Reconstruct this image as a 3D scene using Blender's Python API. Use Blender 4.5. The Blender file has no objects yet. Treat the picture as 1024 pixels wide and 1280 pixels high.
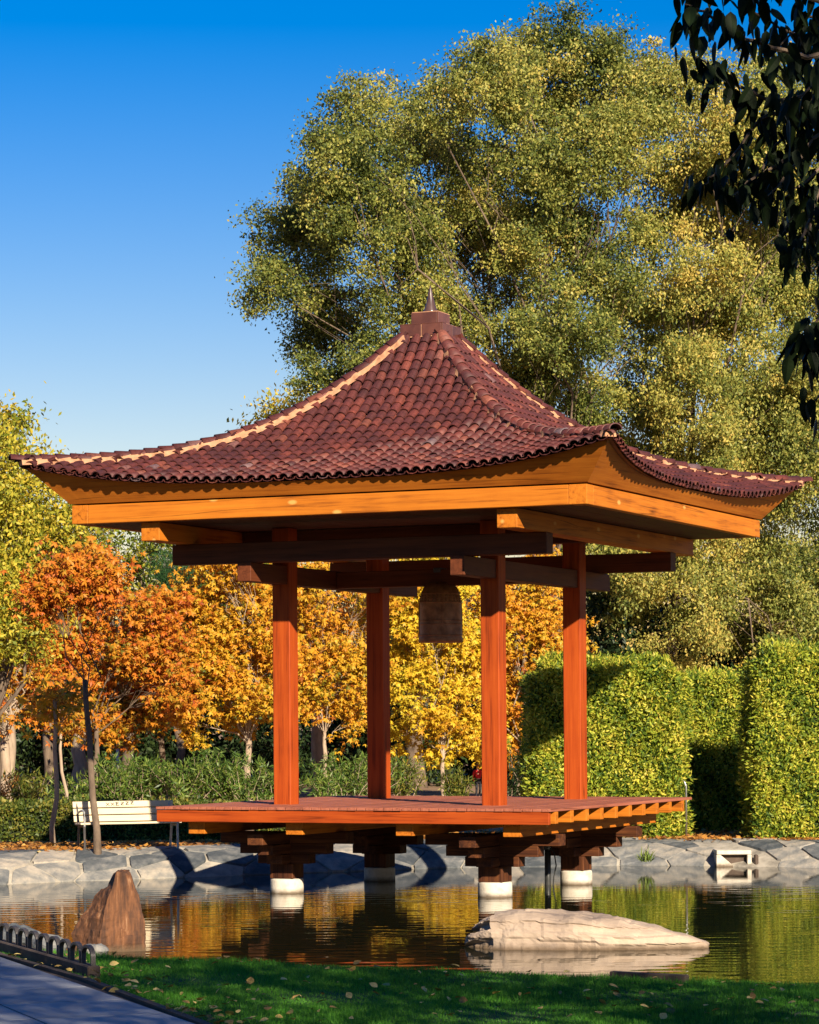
import bpy, math, random
import numpy as np
from mathutils import Matrix, Vector

# ------------------------------------------------------------------ camera, sky, sun, exposure
SC = bpy.context.scene
COL = SC.collection
F, HOR, EYE, ROLL = 3562.34, 904.34, 2.53, 0.0069      # focal length / horizon in 1024x1280 pixels, eye height over the water
cam_d = bpy.data.cameras.new('camera')
cam = bpy.data.objects.new('camera', cam_d)
COL.objects.link(cam)
cam_d.sensor_fit = 'HORIZONTAL'
cam_d.sensor_width = 36.0
cam_d.lens = F / 1024 * 36.0
cam_d.shift_y = (HOR - 640) / 1024
cam_d.shift_x = -1.82 / 1024
cam_d.clip_start = 0.1
cam_d.clip_end = 6000
cam.location = (0, 0, EYE)
cam.rotation_euler = (math.pi / 2, ROLL, 0)
SC.camera = cam

SUN_DIR = Vector((0.386, -0.922, 0.447)).normalized()   # towards the sun
SUN_EL = math.asin(SUN_DIR.z)
SUN_AZ = math.atan2(SUN_DIR.x, SUN_DIR.y)                # clockwise from +Y
world = bpy.data.worlds.new('World')
SC.world = world
world.use_nodes = True
wn, wl = world.node_tree.nodes, world.node_tree.links
wn.clear()
sky = wn.new('ShaderNodeTexSky')
sky.sky_type = 'NISHITA'
sky.sun_disc = False
sky.sun_elevation = SUN_EL
sky.sun_rotation = SUN_AZ
sky.altitude = 300
sky.air_density = 1.5
sky.dust_density = 0.0
sky.ozone_density = 3.0
hs = wn.new('ShaderNodeHueSaturation')
hs.inputs['Saturation'].default_value = 1.6
hs.inputs['Value'].default_value = 1.0
bg = wn.new('ShaderNodeBackground')
bg.inputs['Strength'].default_value = 0.05
wo = wn.new('ShaderNodeOutputWorld')
gm = wn.new('ShaderNodeGamma')                        # a polarised, deep autumn sky
gm.inputs['Gamma'].default_value = 1.2
wl.new(sky.outputs[0], gm.inputs[0])
tn = wn.new('ShaderNodeMix')
tn.data_type = 'RGBA'
tn.blend_type = 'MULTIPLY'
tn.inputs[0].default_value = 1.0
tn.inputs[7].default_value = (0.665, 0.59, 0.75, 1)
wl.new(gm.outputs[0], tn.inputs[6])
wl.new(tn.outputs[2], hs.inputs['Color'])
wl.new(hs.outputs[0], bg.inputs[0])
wl.new(bg.outputs[0], wo.inputs[0])

sun_d = bpy.data.lights.new('sun', 'SUN')
sun_d.energy = 5.0
sun_d.angle = math.radians(0.53)
sun_d.color = (1.0, 0.86, 0.66)
sun = bpy.data.objects.new('sun', sun_d)
COL.objects.link(sun)
sun.rotation_euler = SUN_DIR.to_track_quat('Z', 'Y').to_euler()
sun.location = (20, -30, 40)

vs = SC.view_settings
vs.view_transform = 'Standard'
vs.look = 'None'
vs.exposure = 1.1
vs.gamma = 1.0
vs.use_curve_mapping = False
SC.cycles.max_bounces = 8
SC.cycles.transparent_max_bounces = 6

# ------------------------------------------------------------------ helpers
R = np.random.default_rng(7)
rnd = random.Random(5)


def deroll(px, py):
    return px - ROLL * (py - 640), py + ROLL * (px - 512)


def at_d(px, py, Y):
    x, y = deroll(px, py)
    return np.array([(x - 512) / F * Y, Y, EYE + (HOR - y) / F * Y])


def at_z(px, py, z):
    x, y = deroll(px, py)
    Y = F * (EYE - z) / (y - HOR)
    return np.array([(x - 512) / F * Y, Y, z])


def tag(o, label=None, cat=None, group=None, kind=None):
    if label: o['label'] = label
    if cat: o['category'] = cat
    if group: o['group'] = group
    if kind: o['kind'] = kind
    return o


def empty(name, loc=(0, 0, 0), rz=0.0):
    o = bpy.data.objects.new(name, None)
    COL.objects.link(o)
    o.location = loc
    o.rotation_euler = (0, 0, rz)
    o.empty_display_size = 0.2
    return o


def link(name, me, mat=None, parent=None, loc=None, smooth=False):
    if mat and not me.materials:
        me.materials.append(mat)
    if smooth:
        me.polygons.foreach_set('use_smooth', np.ones(len(me.polygons), dtype=bool))
    o = bpy.data.objects.new(name, me)
    COL.objects.link(o)
    if parent: o.parent = parent
    if loc is not None: o.location = loc
    return o


class G:
    """collects polygons for one mesh"""
    def __init__(s): s.v, s.f = [], []

    def add(s, vs, fs):
        n = len(s.v)
        s.v.extend([tuple(map(float, p)) for p in vs])
        s.f.extend([tuple(i + n for i in f) for f in fs])
        return s

    def box(s, x0, x1, y0, y1, z0, z1, b=0.0):
        if b <= 0:
            vs = [(x, y, z) for z in (z0, z1) for y in (y0, y1) for x in (x0, x1)]
            fs = [(0, 2, 3, 1), (4, 5, 7, 6), (0, 1, 5, 4), (2, 6, 7, 3), (0, 4, 6, 2), (1, 3, 7, 5)]
            return s.add(vs, fs)
        # box with chamfered edges: 24 vertices
        X, Y, Z = (x0, x1), (y0, y1), (z0, z1)
        vs, idx = [], {}
        for i in (0, 1):
            for j in (0, 1):
                for k in (0, 1):
                    sx, sy, sz = (1, -1)[i], (1, -1)[j], (1, -1)[k]
                    for a in range(3):
                        p = [X[i] + sx * b, Y[j] + sy * b, Z[k] + sz * b]
                        p[a] = (X[i], Y[j], Z[k])[a]
                        idx[(i, j, k, a)] = len(vs)
                        vs.append(p)
        fs = []
        for a in range(3):
            o1, o2 = [q for q in range(3) if q != a]
            for e in (0, 1):
                lp = []
                for (p, q) in ((0, 0), (1, 0), (1, 1), (0, 1)):
                    c = [0, 0, 0]; c[a] = e; c[o1] = p; c[o2] = q
                    lp.append(idx[(c[0], c[1], c[2], a)])
                if (e == 0) == (a != 1): lp.reverse()
                fs.append(tuple(lp))
        for a in range(3):                                   # edges along axis a
            o1, o2 = [q for q in range(3) if q != a]
            for p in (0, 1):
                for q in (0, 1):
                    c0 = [0, 0, 0]; c0[o1] = p; c0[o2] = q
                    c1 = list(c0); c1[a] = 1
                    lp = [idx[(*c0, o1)], idx[(*c1, o1)], idx[(*c1, o2)], idx[(*c0, o2)]]
                    fs.append(tuple(lp))
        for i in (0, 1):
            for j in (0, 1):
                for k in (0, 1):
                    fs.append((idx[(i, j, k, 0)], idx[(i, j, k, 1)], idx[(i, j, k, 2)]))
        return s.add(vs, fs)

    def tube(s, pts, rad, n=6, caps=True):
        pts = [np.array(p, float) for p in pts]
        m = len(pts)
        if np.isscalar(rad): rad = [rad] * m
        base = len(s.v)
        up = np.array([0.13, 0.31, 0.94])
        for i, p in enumerate(pts):
            t = pts[min(i + 1, m - 1)] - pts[max(i - 1, 0)]
            t = t / (np.linalg.norm(t) + 1e-9)
            a = np.cross(t, up)
            if np.linalg.norm(a) < 0.2: a = np.cross(t, np.array([1.0, 0.1, 0]))
            a /= np.linalg.norm(a)
            b = np.cross(t, a)
            for k in range(n):
                w = 2 * math.pi * k / n
                s.v.append(tuple(p + rad[i] * (math.cos(w) * a + math.sin(w) * b)))
        for i in range(m - 1):
            for k in range(n):
                k2 = (k + 1) % n
                s.f.append((base + i * n + k, base + i * n + k2, base + (i + 1) * n + k2, base + (i + 1) * n + k))
        if caps:
            s.f.append(tuple(base + k for k in reversed(range(n))))
            s.f.append(tuple(base + (m - 1) * n + k for k in range(n)))
        return s

    def lathe(s, prof, n=24, c=(0, 0, 0)):
        base = len(s.v)
        for (r, z) in prof:
            for k in range(n):
                w = 2 * math.pi * k / n
                s.v.append((c[0] + r * math.cos(w), c[1] + r * math.sin(w), c[2] + z))
        for i in range(len(prof) - 1):
            for k in range(n):
                k2 = (k + 1) % n
                s.f.append((base + i * n + k, base + i * n + k2, base + (i + 1) * n + k2, base + (i + 1) * n + k))
        s.f.append(tuple(base + k for k in reversed(range(n))))
        s.f.append(tuple(base + (len(prof) - 1) * n + k for k in range(n)))
        return s

    def prism(s, loop, axis, a, b):
        """extrude a 2D loop along an axis (0 x, 1 y, 2 z) from a to b"""
        def P(p, t):
            q = [0, 0, 0]; o = [k for k in range(3) if k != axis]
            q[axis] = t; q[o[0]] = p[0]; q[o[1]] = p[1]
            return q
        n = len(loop)
        vs = [P(p, a) for p in loop] + [P(p, b) for p in loop]
        fs = [tuple(range(n)), tuple(reversed(range(n, 2 * n)))]
        fs += [((i + 1) % n, i, i + n, (i + 1) % n + n) for i in range(n)]
        return s.add(vs, fs)

    def mesh(s, name):
        me = bpy.data.meshes.new(name)
        me.from_pydata(s.v, [], s.f)
        me.update()
        return me

    def build(s, name, mat, parent=None, smooth=False, loc=None):
        return link(name, s.mesh(name), mat, parent, loc, smooth)


def fix_normals(o):
    import bmesh
    bm = bmesh.new(); bm.from_mesh(o.data)
    bmesh.ops.recalc_face_normals(bm, faces=bm.faces)
    bm.to_mesh(o.data); bm.free()
    return o


def quad_mesh(name, V, nper, tint, mat, parent=None, smooth=False):
    """V: (N, nper, 3) one polygon per row; tint: (N,) face value 0..1"""
    N = V.shape[0]
    me = bpy.data.meshes.new(name)
    me.vertices.add(N * nper)
    me.vertices.foreach_set('co', V.reshape(-1).astype(np.float32))
    me.loops.add(N * nper)
    me.loops.foreach_set('vertex_index', np.arange(N * nper, dtype=np.int32))
    me.polygons.add(N)
    me.polygons.foreach_set('loop_start', np.arange(0, N * nper, nper, dtype=np.int32))
    me.polygons.foreach_set('loop_total', np.full(N, nper, dtype=np.int32))
    at = me.attributes.new('tint', 'FLOAT', 'FACE')
    at.data.foreach_set('value', np.clip(tint, 0, 1).astype(np.float32))
    me.update(calc_edges=True)
    return link(name, me, mat, parent)


def unit(v): return v / (np.linalg.norm(v, axis=-1, keepdims=True) + 1e-9)


def leaf_quads(c, axis, side, L, W):
    """rhombus leaves: c base point, axis direction of the blade, side its width direction"""
    L = np.asarray(L)[:, None]; W = np.asarray(W)[:, None]
    return np.stack([c, c + axis * L * 0.42 + side * W * 0.5, c + axis * L, c + axis * L * 0.42 - side * W * 0.5], 1)


# ------------------------------------------------------------------ materials
def new_mat(name):
    m = bpy.data.materials.new(name)
    m.use_nodes = True
    nt = m.node_tree
    nt.nodes.clear()
    out = nt.nodes.new('ShaderNodeOutputMaterial')
    return m, nt.nodes, nt.links, out


def ramp(n, stops):
    r = n.new('ShaderNodeValToRGB')
    e = r.color_ramp.elements
    while len(e) < len(stops): e.new(0.5)
    for i, (p, c) in enumerate(stops):
        e[i].position = p
        e[i].color = (*c, 1)
    return r


def bump(n, l, src, strength, dist):
    b = n.new('ShaderNodeBump')
    b.inputs['Strength'].default_value = strength
    b.inputs['Distance'].default_value = dist
    l.new(src, b.inputs['Height'])
    return b


def noise(n, l, scale, detail=4, rough=0.55, vec=None, stretch=None):
    t = n.new('ShaderNodeTexNoise')
    t.inputs['Scale'].default_value = scale
    t.inputs['Detail'].default_value = detail
    t.inputs['Roughness'].default_value = rough
    if vec is None:
        tc = n.new('ShaderNodeTexCoord'); vec = tc.outputs['Object']
    if stretch:
        mp = n.new('ShaderNodeMapping'); mp.inputs['Scale'].default_value = stretch
        l.new(vec, mp.inputs['Vector']); vec = mp.outputs[0]
    l.new(vec, t.inputs['Vector'])
    return t


def leaf_mat(name, stops, transl=0.3, rough=0.5, spec=0.25):
    m, n, l, out = new_mat(name)
    a = n.new('ShaderNodeAttribute'); a.attribute_name = 'tint'
    r = ramp(n, stops); l.new(a.outputs['Fac'], r.inputs[0])
    p = n.new('ShaderNodeBsdfPrincipled')
    p.inputs['Roughness'].default_value = rough
    p.inputs['Specular IOR Level'].default_value = spec
    l.new(r.outputs[0], p.inputs['Base Color'])
    t = n.new('ShaderNodeBsdfTranslucent'); l.new(r.outputs[0], t.inputs[0])
    mx = n.new('ShaderNodeMixShader'); mx.inputs[0].default_value = transl
    l.new(p.outputs[0], mx.inputs[1]); l.new(t.outputs[0], mx.inputs[2])
    l.new(mx.outputs[0], out.inputs[0])
    return m


def noisy_mat(name, stops, scale, rough=0.7, bstr=0.3, bdist=0.01, stretch=None, spec=0.3, detail=5, rand=0.0, fine=None, metallic=0.0, wet=0.0):
    """a noise-coloured surface; rand shifts the ramp per object, fine adds a second small-scale relief"""
    m, n, l, out = new_mat(name)
    t = noise(n, l, scale, detail, 0.6, stretch=stretch)
    val = t.outputs['Fac']
    if rand:
        oi = n.new('ShaderNodeObjectInfo')
        ma = n.new('ShaderNodeMath'); ma.operation = 'MULTIPLY_ADD'
        ma.inputs[1].default_value = rand; ma.inputs[2].default_value = -rand / 2
        l.new(oi.outputs['Random'], ma.inputs[0])
        ad = n.new('ShaderNodeMath'); ad.operation = 'ADD'; ad.use_clamp = True
        l.new(val, ad.inputs[0]); l.new(ma.outputs[0], ad.inputs[1])
        val = ad.outputs[0]
    r = ramp(n, stops); l.new(val, r.inputs[0])
    p = n.new('ShaderNodeBsdfPrincipled')
    p.inputs['Roughness'].default_value = rough
    p.inputs['Specular IOR Level'].default_value = spec
    p.inputs['Metallic'].default_value = metallic
    colour = r.outputs[0]
    if wet:                                     # brown algae stain left by the water along the foot of the stone
        ge = n.new('ShaderNodeNewGeometry')
        sx = n.new('ShaderNodeSeparateXYZ'); l.new(ge.outputs['Position'], sx.inputs[0])
        wn_ = noise(n, l, 9, 3, 0.6)
        wa = n.new('ShaderNodeMath'); wa.operation = 'MULTIPLY_ADD'; wa.inputs[1].default_value = -0.06
        l.new(wn_.outputs['Fac'], wa.inputs[0]); l.new(sx.outputs['Z'], wa.inputs[2])
        rr = ramp(n, [(0.0, (0.9, 0.9, 0.9)), (1.0, (0, 0, 0))])
        mr = n.new('ShaderNodeMapRange'); mr.inputs['From Min'].default_value = -0.02; mr.inputs['From Max'].default_value = wet
        l.new(wa.outputs[0], mr.inputs['Value']); l.new(mr.outputs[0], rr.inputs[0])
        mx = n.new('ShaderNodeMix'); mx.data_type = 'RGBA'
        l.new(rr.outputs[0], mx.inputs[0]); l.new(colour, mx.inputs[6]); mx.inputs[7].default_value = (0.085, 0.055, 0.03, 1)
        colour = mx.outputs[2]
    l.new(colour, p.inputs['Base Color'])
    h = t.outputs['Fac']
    if fine:
        t2 = noise(n, l, fine, 4, 0.6)
        ad2 = n.new('ShaderNodeMath'); ad2.operation = 'MULTIPLY_ADD'; ad2.inputs[1].default_value = 0.4
        l.new(t2.outputs['Fac'], ad2.inputs[0]); l.new(h, ad2.inputs[2]); h = ad2.outputs[0]
    b = bump(n, l, h, bstr, bdist); l.new(b.outputs[0], p.inputs['Normal'])
    l.new(p.outputs[0], out.inputs[0])
    return m


def wood_mat(name, axis, dark, mid, light, rough=0.6, knots=0.0, spec=0.16):
    """stained timber, grain along the given axis of the object"""
    m, n, l, out = new_mat(name)
    tc = n.new('ShaderNodeTexCoord')
    oi = n.new('ShaderNodeObjectInfo')
    mulv = n.new('ShaderNodeVectorMath'); mulv.operation = 'SCALE'; mulv.inputs['Scale'].default_value = 1.0
    cmb = n.new('ShaderNodeCombineXYZ')
    sc = n.new('ShaderNodeMath'); sc.operation = 'MULTIPLY'; sc.inputs[1].default_value = 37.0
    l.new(oi.outputs['Random'], sc.inputs[0])
    for k in range(3): l.new(sc.outputs[0], cmb.inputs[k])
    addv = n.new('ShaderNodeVectorMath'); addv.operation = 'ADD'
    l.new(tc.outputs['Object'], addv.inputs[0]); l.new(cmb.outputs[0], addv.inputs[1])
    st = [16.0, 16.0, 16.0]; st[axis] = 0.7
    g = noise(n, l, 1.0, 5, 0.6, vec=addv.outputs[0], stretch=st)
    st2 = [60.0, 60.0, 60.0]; st2[axis] = 2.0
    g2 = noise(n, l, 1.0, 3, 0.6, vec=addv.outputs[0], stretch=st2)
    big = noise(n, l, 1.3, 3, 0.5, vec=addv.outputs[0])
    a1 = n.new('ShaderNodeMath'); a1.operation = 'MULTIPLY_ADD'; a1.inputs[1].default_value = 0.45
    l.new(g2.outputs['Fac'], a1.inputs[0]); l.new(g.outputs['Fac'], a1.inputs[2])
    a2 = n.new('ShaderNodeMath'); a2.operation = 'MULTIPLY_ADD'; a2.inputs[1].default_value = 0.5
    l.new(big.outputs['Fac'], a2.inputs[0]); l.new(a1.outputs[0], a2.inputs[2])
    sub = n.new('ShaderNodeMath'); sub.operation = 'SUBTRACT'; sub.inputs[1].default_value = 0.475
    l.new(a2.outputs[0], sub.inputs[0])
    r = ramp(n, [(0.18, dark), (0.45, mid), (0.85, light)])
    l.new(sub.outputs[0], r.inputs[0])
    colour = r.outputs[0]
    if knots:
        st3 = [3.2, 3.2, 3.2]; st3[axis] = 1.5
        mp = n.new('ShaderNodeMapping'); mp.inputs['Scale'].default_value = st3
        l.new(addv.outputs[0], mp.inputs['Vector'])
        v = n.new('ShaderNodeTexVoronoi'); v.inputs['Scale'].default_value = 1.0
        l.new(mp.outputs[0], v.inputs['Vector'])
        lt = ramp(n, [(0.06, (1, 1, 1)), (0.13, (0, 0, 0))])
        l.new(v.outputs['Distance'], lt.inputs[0])
        k = n.new('ShaderNodeMath'); k.operation = 'MULTIPLY'; k.inputs[1].default_value = knots
        l.new(lt.outputs[0], k.inputs[0])
        mx = n.new('ShaderNodeMix'); mx.data_type = 'RGBA'
        l.new(k.outputs[0], mx.inputs[0]); l.new(colour, mx.inputs[6])
        mx.inputs[7].default_value = (0.62, 0.36, 0.10, 1)
        colour = mx.outputs[2]
    p = n.new('ShaderNodeBsdfPrincipled')
    st4 = [6.0, 6.0, 6.0]; st4[axis] = 0.16                       # long drying checks along the grain
    ck = noise(n, l, 1.0, 1, 0.4, vec=addv.outputs[0], stretch=st4)
    cr = ramp(n, [(0.488, (0, 0, 0)), (0.5, (1, 1, 1)), (0.512, (0, 0, 0))]); l.new(ck.outputs['Fac'], cr.inputs[0])
    cg = noise(n, l, 0.9, 2, 0.5, vec=addv.outputs[0])
    cm = ramp(n, [(0.48, (0, 0, 0)), (0.6, (0.75, 0.75, 0.75))]); l.new(cg.outputs['Fac'], cm.inputs[0])
    cx_ = n.new('ShaderNodeMath'); cx_.operation = 'MULTIPLY'
    l.new(cr.outputs[0], cx_.inputs[0]); l.new(cm.outputs[0], cx_.inputs[1])
    mc = n.new('ShaderNodeMix'); mc.data_type = 'RGBA'
    l.new(cx_.outputs[0], mc.inputs[0]); l.new(colour, mc.inputs[6]); mc.inputs[7].default_value = (dark[0] * 0.25, dark[1] * 0.25, dark[2] * 0.25, 1)
    colour = mc.outputs[2]
    p.inputs['Roughness'].default_value = rough
    p.inputs['Specular IOR Level'].default_value = spec
    l.new(colour, p.inputs['Base Color'])
    b = bump(n, l, a1.outputs[0], 0.35, 0.006); l.new(b.outputs[0], p.inputs['Normal'])
    l.new(p.outputs[0], out.inputs[0])
    return m


AMB = ((0.13, 0.032, 0.005), (0.41, 0.122, 0.010), (0.53, 0.18, 0.016))
M = {}
for ax, nm in enumerate('xyz'):
    M['amber_' + nm] = wood_mat('amber_timber_' + nm, ax, *AMB, knots=0.75)
    M['red_' + nm] = wood_mat('red_timber_' + nm, ax, (0.10, 0.014, 0.003), (0.30, 0.046, 0.006), (0.41, 0.076, 0.010))
    M['brown_' + nm] = wood_mat('brown_timber_' + nm, ax, (0.050, 0.014, 0.006), (0.095, 0.026, 0.010), (0.15, 0.042, 0.015), rough=0.6)  # albedo lowered to deepen the shade under the roof
    M['dark_' + nm] = wood_mat('weathered_bracket_timber_' + nm, ax, (0.018, 0.007, 0.004), (0.055, 0.018, 0.008), (0.16, 0.055, 0.016), rough=0.65)  # darker timber tone for brackets and posts
M['amber_board'] = wood_mat('amber_board', 0, (0.19, 0.048, 0.006), (0.40, 0.115, 0.011), (0.52, 0.17, 0.017))
M['amber_board_y'] = wood_mat('amber_board_cross', 1, (0.20, 0.055, 0.008), (0.40, 0.125, 0.014), (0.54, 0.19, 0.02))
M['plank'] = wood_mat('deck_plank', 1, (0.17, 0.055, 0.035), (0.30, 0.095, 0.055), (0.42, 0.15, 0.09), rough=0.6)
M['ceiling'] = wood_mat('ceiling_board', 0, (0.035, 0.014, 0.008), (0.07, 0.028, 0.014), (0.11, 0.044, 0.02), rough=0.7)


def tile_mat(name, stops, per_island=True, rough=0.62):
    m, n, l, out = new_mat(name)
    oi = n.new('ShaderNodeObjectInfo')
    ge = n.new('ShaderNodeNewGeometry')
    ad = n.new('ShaderNodeMath'); ad.operation = 'ADD'
    l.new(oi.outputs['Random'], ad.inputs[0]); l.new(ge.outputs['Random Per Island'], ad.inputs[1])
    fr = n.new('ShaderNodeMath'); fr.operation = 'FRACT'; l.new(ad.outputs[0], fr.inputs[0])
    r = ramp(n, stops); l.new(fr.outputs[0], r.inputs[0])
    tn = n.new('ShaderNodeNewGeometry')
    t = noise(n, l, 22, 4, 0.65, vec=tn.outputs['Position'])
    t2 = noise(n, l, 2.2, 3, 0.6, vec=tn.outputs['Position'])
    s1 = ramp(n, [(0.28, (0.55, 0.55, 0.58)), (0.72, (1.2, 1.17, 1.13))]); l.new(t.outputs['Fac'], s1.inputs[0])
    s2 = ramp(n, [(0.3, (0.62, 0.62, 0.68)), (0.7, (1.3, 1.15, 1.05))]); l.new(t2.outputs['Fac'], s2.inputs[0])
    mu = n.new('ShaderNodeMix'); mu.data_type = 'RGBA'; mu.blend_type = 'MULTIPLY'; mu.inputs[0].default_value = 1
    l.new(r.outputs[0], mu.inputs[6]); l.new(s1.outputs[0], mu.inputs[7])
    mu2 = n.new('ShaderNodeMix'); mu2.data_type = 'RGBA'; mu2.blend_type = 'MULTIPLY'; mu2.inputs[0].default_value = 1
    l.new(mu.outputs[2], mu2.inputs[6]); l.new(s2.outputs[0], mu2.inputs[7])
    p = n.new('ShaderNodeBsdfPrincipled'); p.inputs['Roughness'].default_value = rough
    p.inputs['Specular IOR Level'].default_value = 0.4
    l.new(mu2.outputs[2], p.inputs['Base Color'])
    b = bump(n, l, t.outputs['Fac'], 0.4, 0.006); l.new(b.outputs[0], p.inputs['Normal'])
    l.new(p.outputs[0], out.inputs[0])
    return m


TS = [(0.0, (0.072, 0.022, 0.021)), (0.4, (0.092, 0.025, 0.023)), (0.7, (0.110, 0.029, 0.024)), (0.9, (0.14, 0.037, 0.027)),
      (0.97, (0.20, 0.066, 0.042)), (1.0, (0.13, 0.09, 0.10))]
M['tile'] = tile_mat('clay_roof_tile', TS)
M['glazed'] = noisy_mat('brown_glazed_block', [(0.3, (0.075, 0.026, 0.019)), (0.7, (0.13, 0.045, 0.03))], 6, rough=0.35, bstr=0.1, spec=0.5, rand=0.3)
M['mortar'] = noisy_mat('peach_mortar', [(0.25, (0.22, 0.10, 0.055)), (0.45, (0.38, 0.19, 0.10)), (0.75, (0.52, 0.28, 0.16))], 7, rough=0.9, bstr=0.6, bdist=0.02, fine=40)
M['finial'] = noisy_mat('dark_glazed_finial', [(0.3, (0.05, 0.028, 0.026)), (0.7, (0.09, 0.05, 0.04))], 8, rough=0.25, bstr=0.05, spec=0.6)
M['bronze'] = noisy_mat('bell_bronze', [(0.25, (0.09, 0.04, 0.018)), (0.5, (0.24, 0.105, 0.042)), (0.8, (0.42, 0.20, 0.085))], 7, rough=0.5, bstr=0.6, bdist=0.012, metallic=0.15, spec=0.25, fine=60)
M['concrete'] = noisy_mat('pale_concrete', [(0.25, (0.34, 0.29, 0.22)), (0.5, (0.56, 0.50, 0.41)), (0.8, (0.66, 0.60, 0.50))], 7, rough=0.9, bstr=0.5, bdist=0.015, fine=45, wet=0.05)
M['slate'] = noisy_mat('grey_flagstone', [(0.2, (0.055, 0.064, 0.072)), (0.42, (0.125, 0.130, 0.132)), (0.6, (0.22, 0.21, 0.19)), (0.85, (0.38, 0.33, 0.265))], 4.5, rough=0.7, bstr=0.7, bdist=0.03, rand=0.55, fine=22)
M['joint'] = noisy_mat('pale_bank_mortar', [(0.3, (0.13, 0.115, 0.095)), (0.5, (0.30, 0.27, 0.22)), (0.8, (0.46, 0.41, 0.34))], 3.5, rough=0.95, bstr=0.6, bdist=0.02, fine=25)
M['soil'] = noisy_mat('tan_soil', [(0.25, (0.15, 0.09, 0.05)), (0.55, (0.30, 0.19, 0.11)), (0.85, (0.42, 0.29, 0.18))], 0.9, rough=0.95, bstr=0.6, bdist=0.03, fine=14)
M['bed'] = noisy_mat('pond_bed_mud', [(0.3, (0.03, 0.03, 0.018)), (0.7, (0.07, 0.065, 0.035))], 0.5, rough=0.95)
M['lawn'] = noisy_mat('lawn_soil', [(0.3, (0.015, 0.035, 0.008)), (0.7, (0.035, 0.075, 0.014))], 2.0, rough=0.95, bstr=0.6, bdist=0.03, fine=40)
M['path'] = noisy_mat('grey_paving_slab', [(0.25, (0.20, 0.21, 0.23)), (0.55, (0.28, 0.29, 0.31)), (0.85, (0.36, 0.37, 0.38))], 2.2, rough=0.75, bstr=0.3, bdist=0.006, rand=0.25, fine=60)
M['kerb'] = noisy_mat('dark_kerb', [(0.3, (0.05, 0.035, 0.028)), (0.7, (0.11, 0.08, 0.06))], 4, rough=0.9, bstr=0.5, bdist=0.01, fine=30)
M['iron'] = noisy_mat('dark_iron', [(0.3, (0.035, 0.032, 0.03)), (0.7, (0.07, 0.06, 0.055))], 12, rough=0.5, bstr=0.3, bdist=0.004, spec=0.5)
M['steel'] = noisy_mat('brushed_steel', [(0.3, (0.45, 0.45, 0.44)), (0.7, (0.62, 0.61, 0.58))], 20, rough=0.3, bstr=0.05, metallic=0.9)
M['alloy'] = noisy_mat('cast_grey_alloy', [(0.3, (0.30, 0.30, 0.29)), (0.7, (0.42, 0.42, 0.40))], 12, rough=0.5, bstr=0.1, metallic=0.4)
M['cream'] = wood_mat('cream_painted_slat', 0, (0.46, 0.37, 0.24), (0.56, 0.46, 0.31), (0.62, 0.52, 0.36), rough=0.5)
M['ink'] = noisy_mat('black_marker', [(0.3, (0.015, 0.015, 0.015)), (0.7, (0.03, 0.03, 0.03))], 9, rough=0.6)
M['pipe'] = noisy_mat('black_pipe', [(0.3, (0.018, 0.02, 0.02)), (0.7, (0.05, 0.05, 0.05))], 8, rough=0.4)
M['stone'] = noisy_mat('cream_boulder', [(0.25, (0.13, 0.105, 0.095)), (0.42, (0.29, 0.22, 0.165)), (0.6, (0.40, 0.31, 0.23)), (0.85, (0.44, 0.28, 0.18))], 1.5, rough=0.85, bstr=0.5, bdist=0.03, stretch=(0.6, 1.6, 2.6), fine=16, wet=0.05)
M['rock'] = noisy_mat('rust_brown_rock', [(0.25, (0.028, 0.016, 0.013)), (0.45, (0.075, 0.034, 0.018)), (0.6, (0.15, 0.062, 0.026)), (0.76, (0.34, 0.20, 0.11))], 5.0, rough=0.85, bstr=0.7, bdist=0.03, stretch=(3.0, 3.0, 0.35), fine=22, wet=0.06)
M['bark'] = noisy_mat('brown_bark', [(0.25, (0.06, 0.042, 0.03)), (0.55, (0.14, 0.10, 0.07)), (0.85, (0.22, 0.165, 0.115))], 6, rough=0.95, bstr=0.8, bdist=0.03, stretch=(1, 1, 0.25), fine=30)
M['pale_bark'] = noisy_mat('pale_smooth_bark', [(0.25, (0.20, 0.145, 0.10)), (0.55, (0.33, 0.25, 0.175)), (0.85, (0.43, 0.34, 0.25))], 8, rough=0.9, bstr=0.5, bdist=0.015, stretch=(1, 1, 0.3), fine=40)
M['dark_bark'] = noisy_mat('blackish_bark', [(0.25, (0.022, 0.016, 0.013)), (0.6, (0.05, 0.034, 0.026)), (0.9, (0.085, 0.06, 0.045))], 6, rough=0.95, bstr=0.8, bdist=0.03, stretch=(1, 1, 0.25), fine=30)
M['core'] = noisy_mat('hedge_twig_core', [(0.3, (0.010, 0.014, 0.006)), (0.7, (0.022, 0.03, 0.010))], 6, rough=1.0, bstr=0.5, bdist=0.03)

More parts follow.
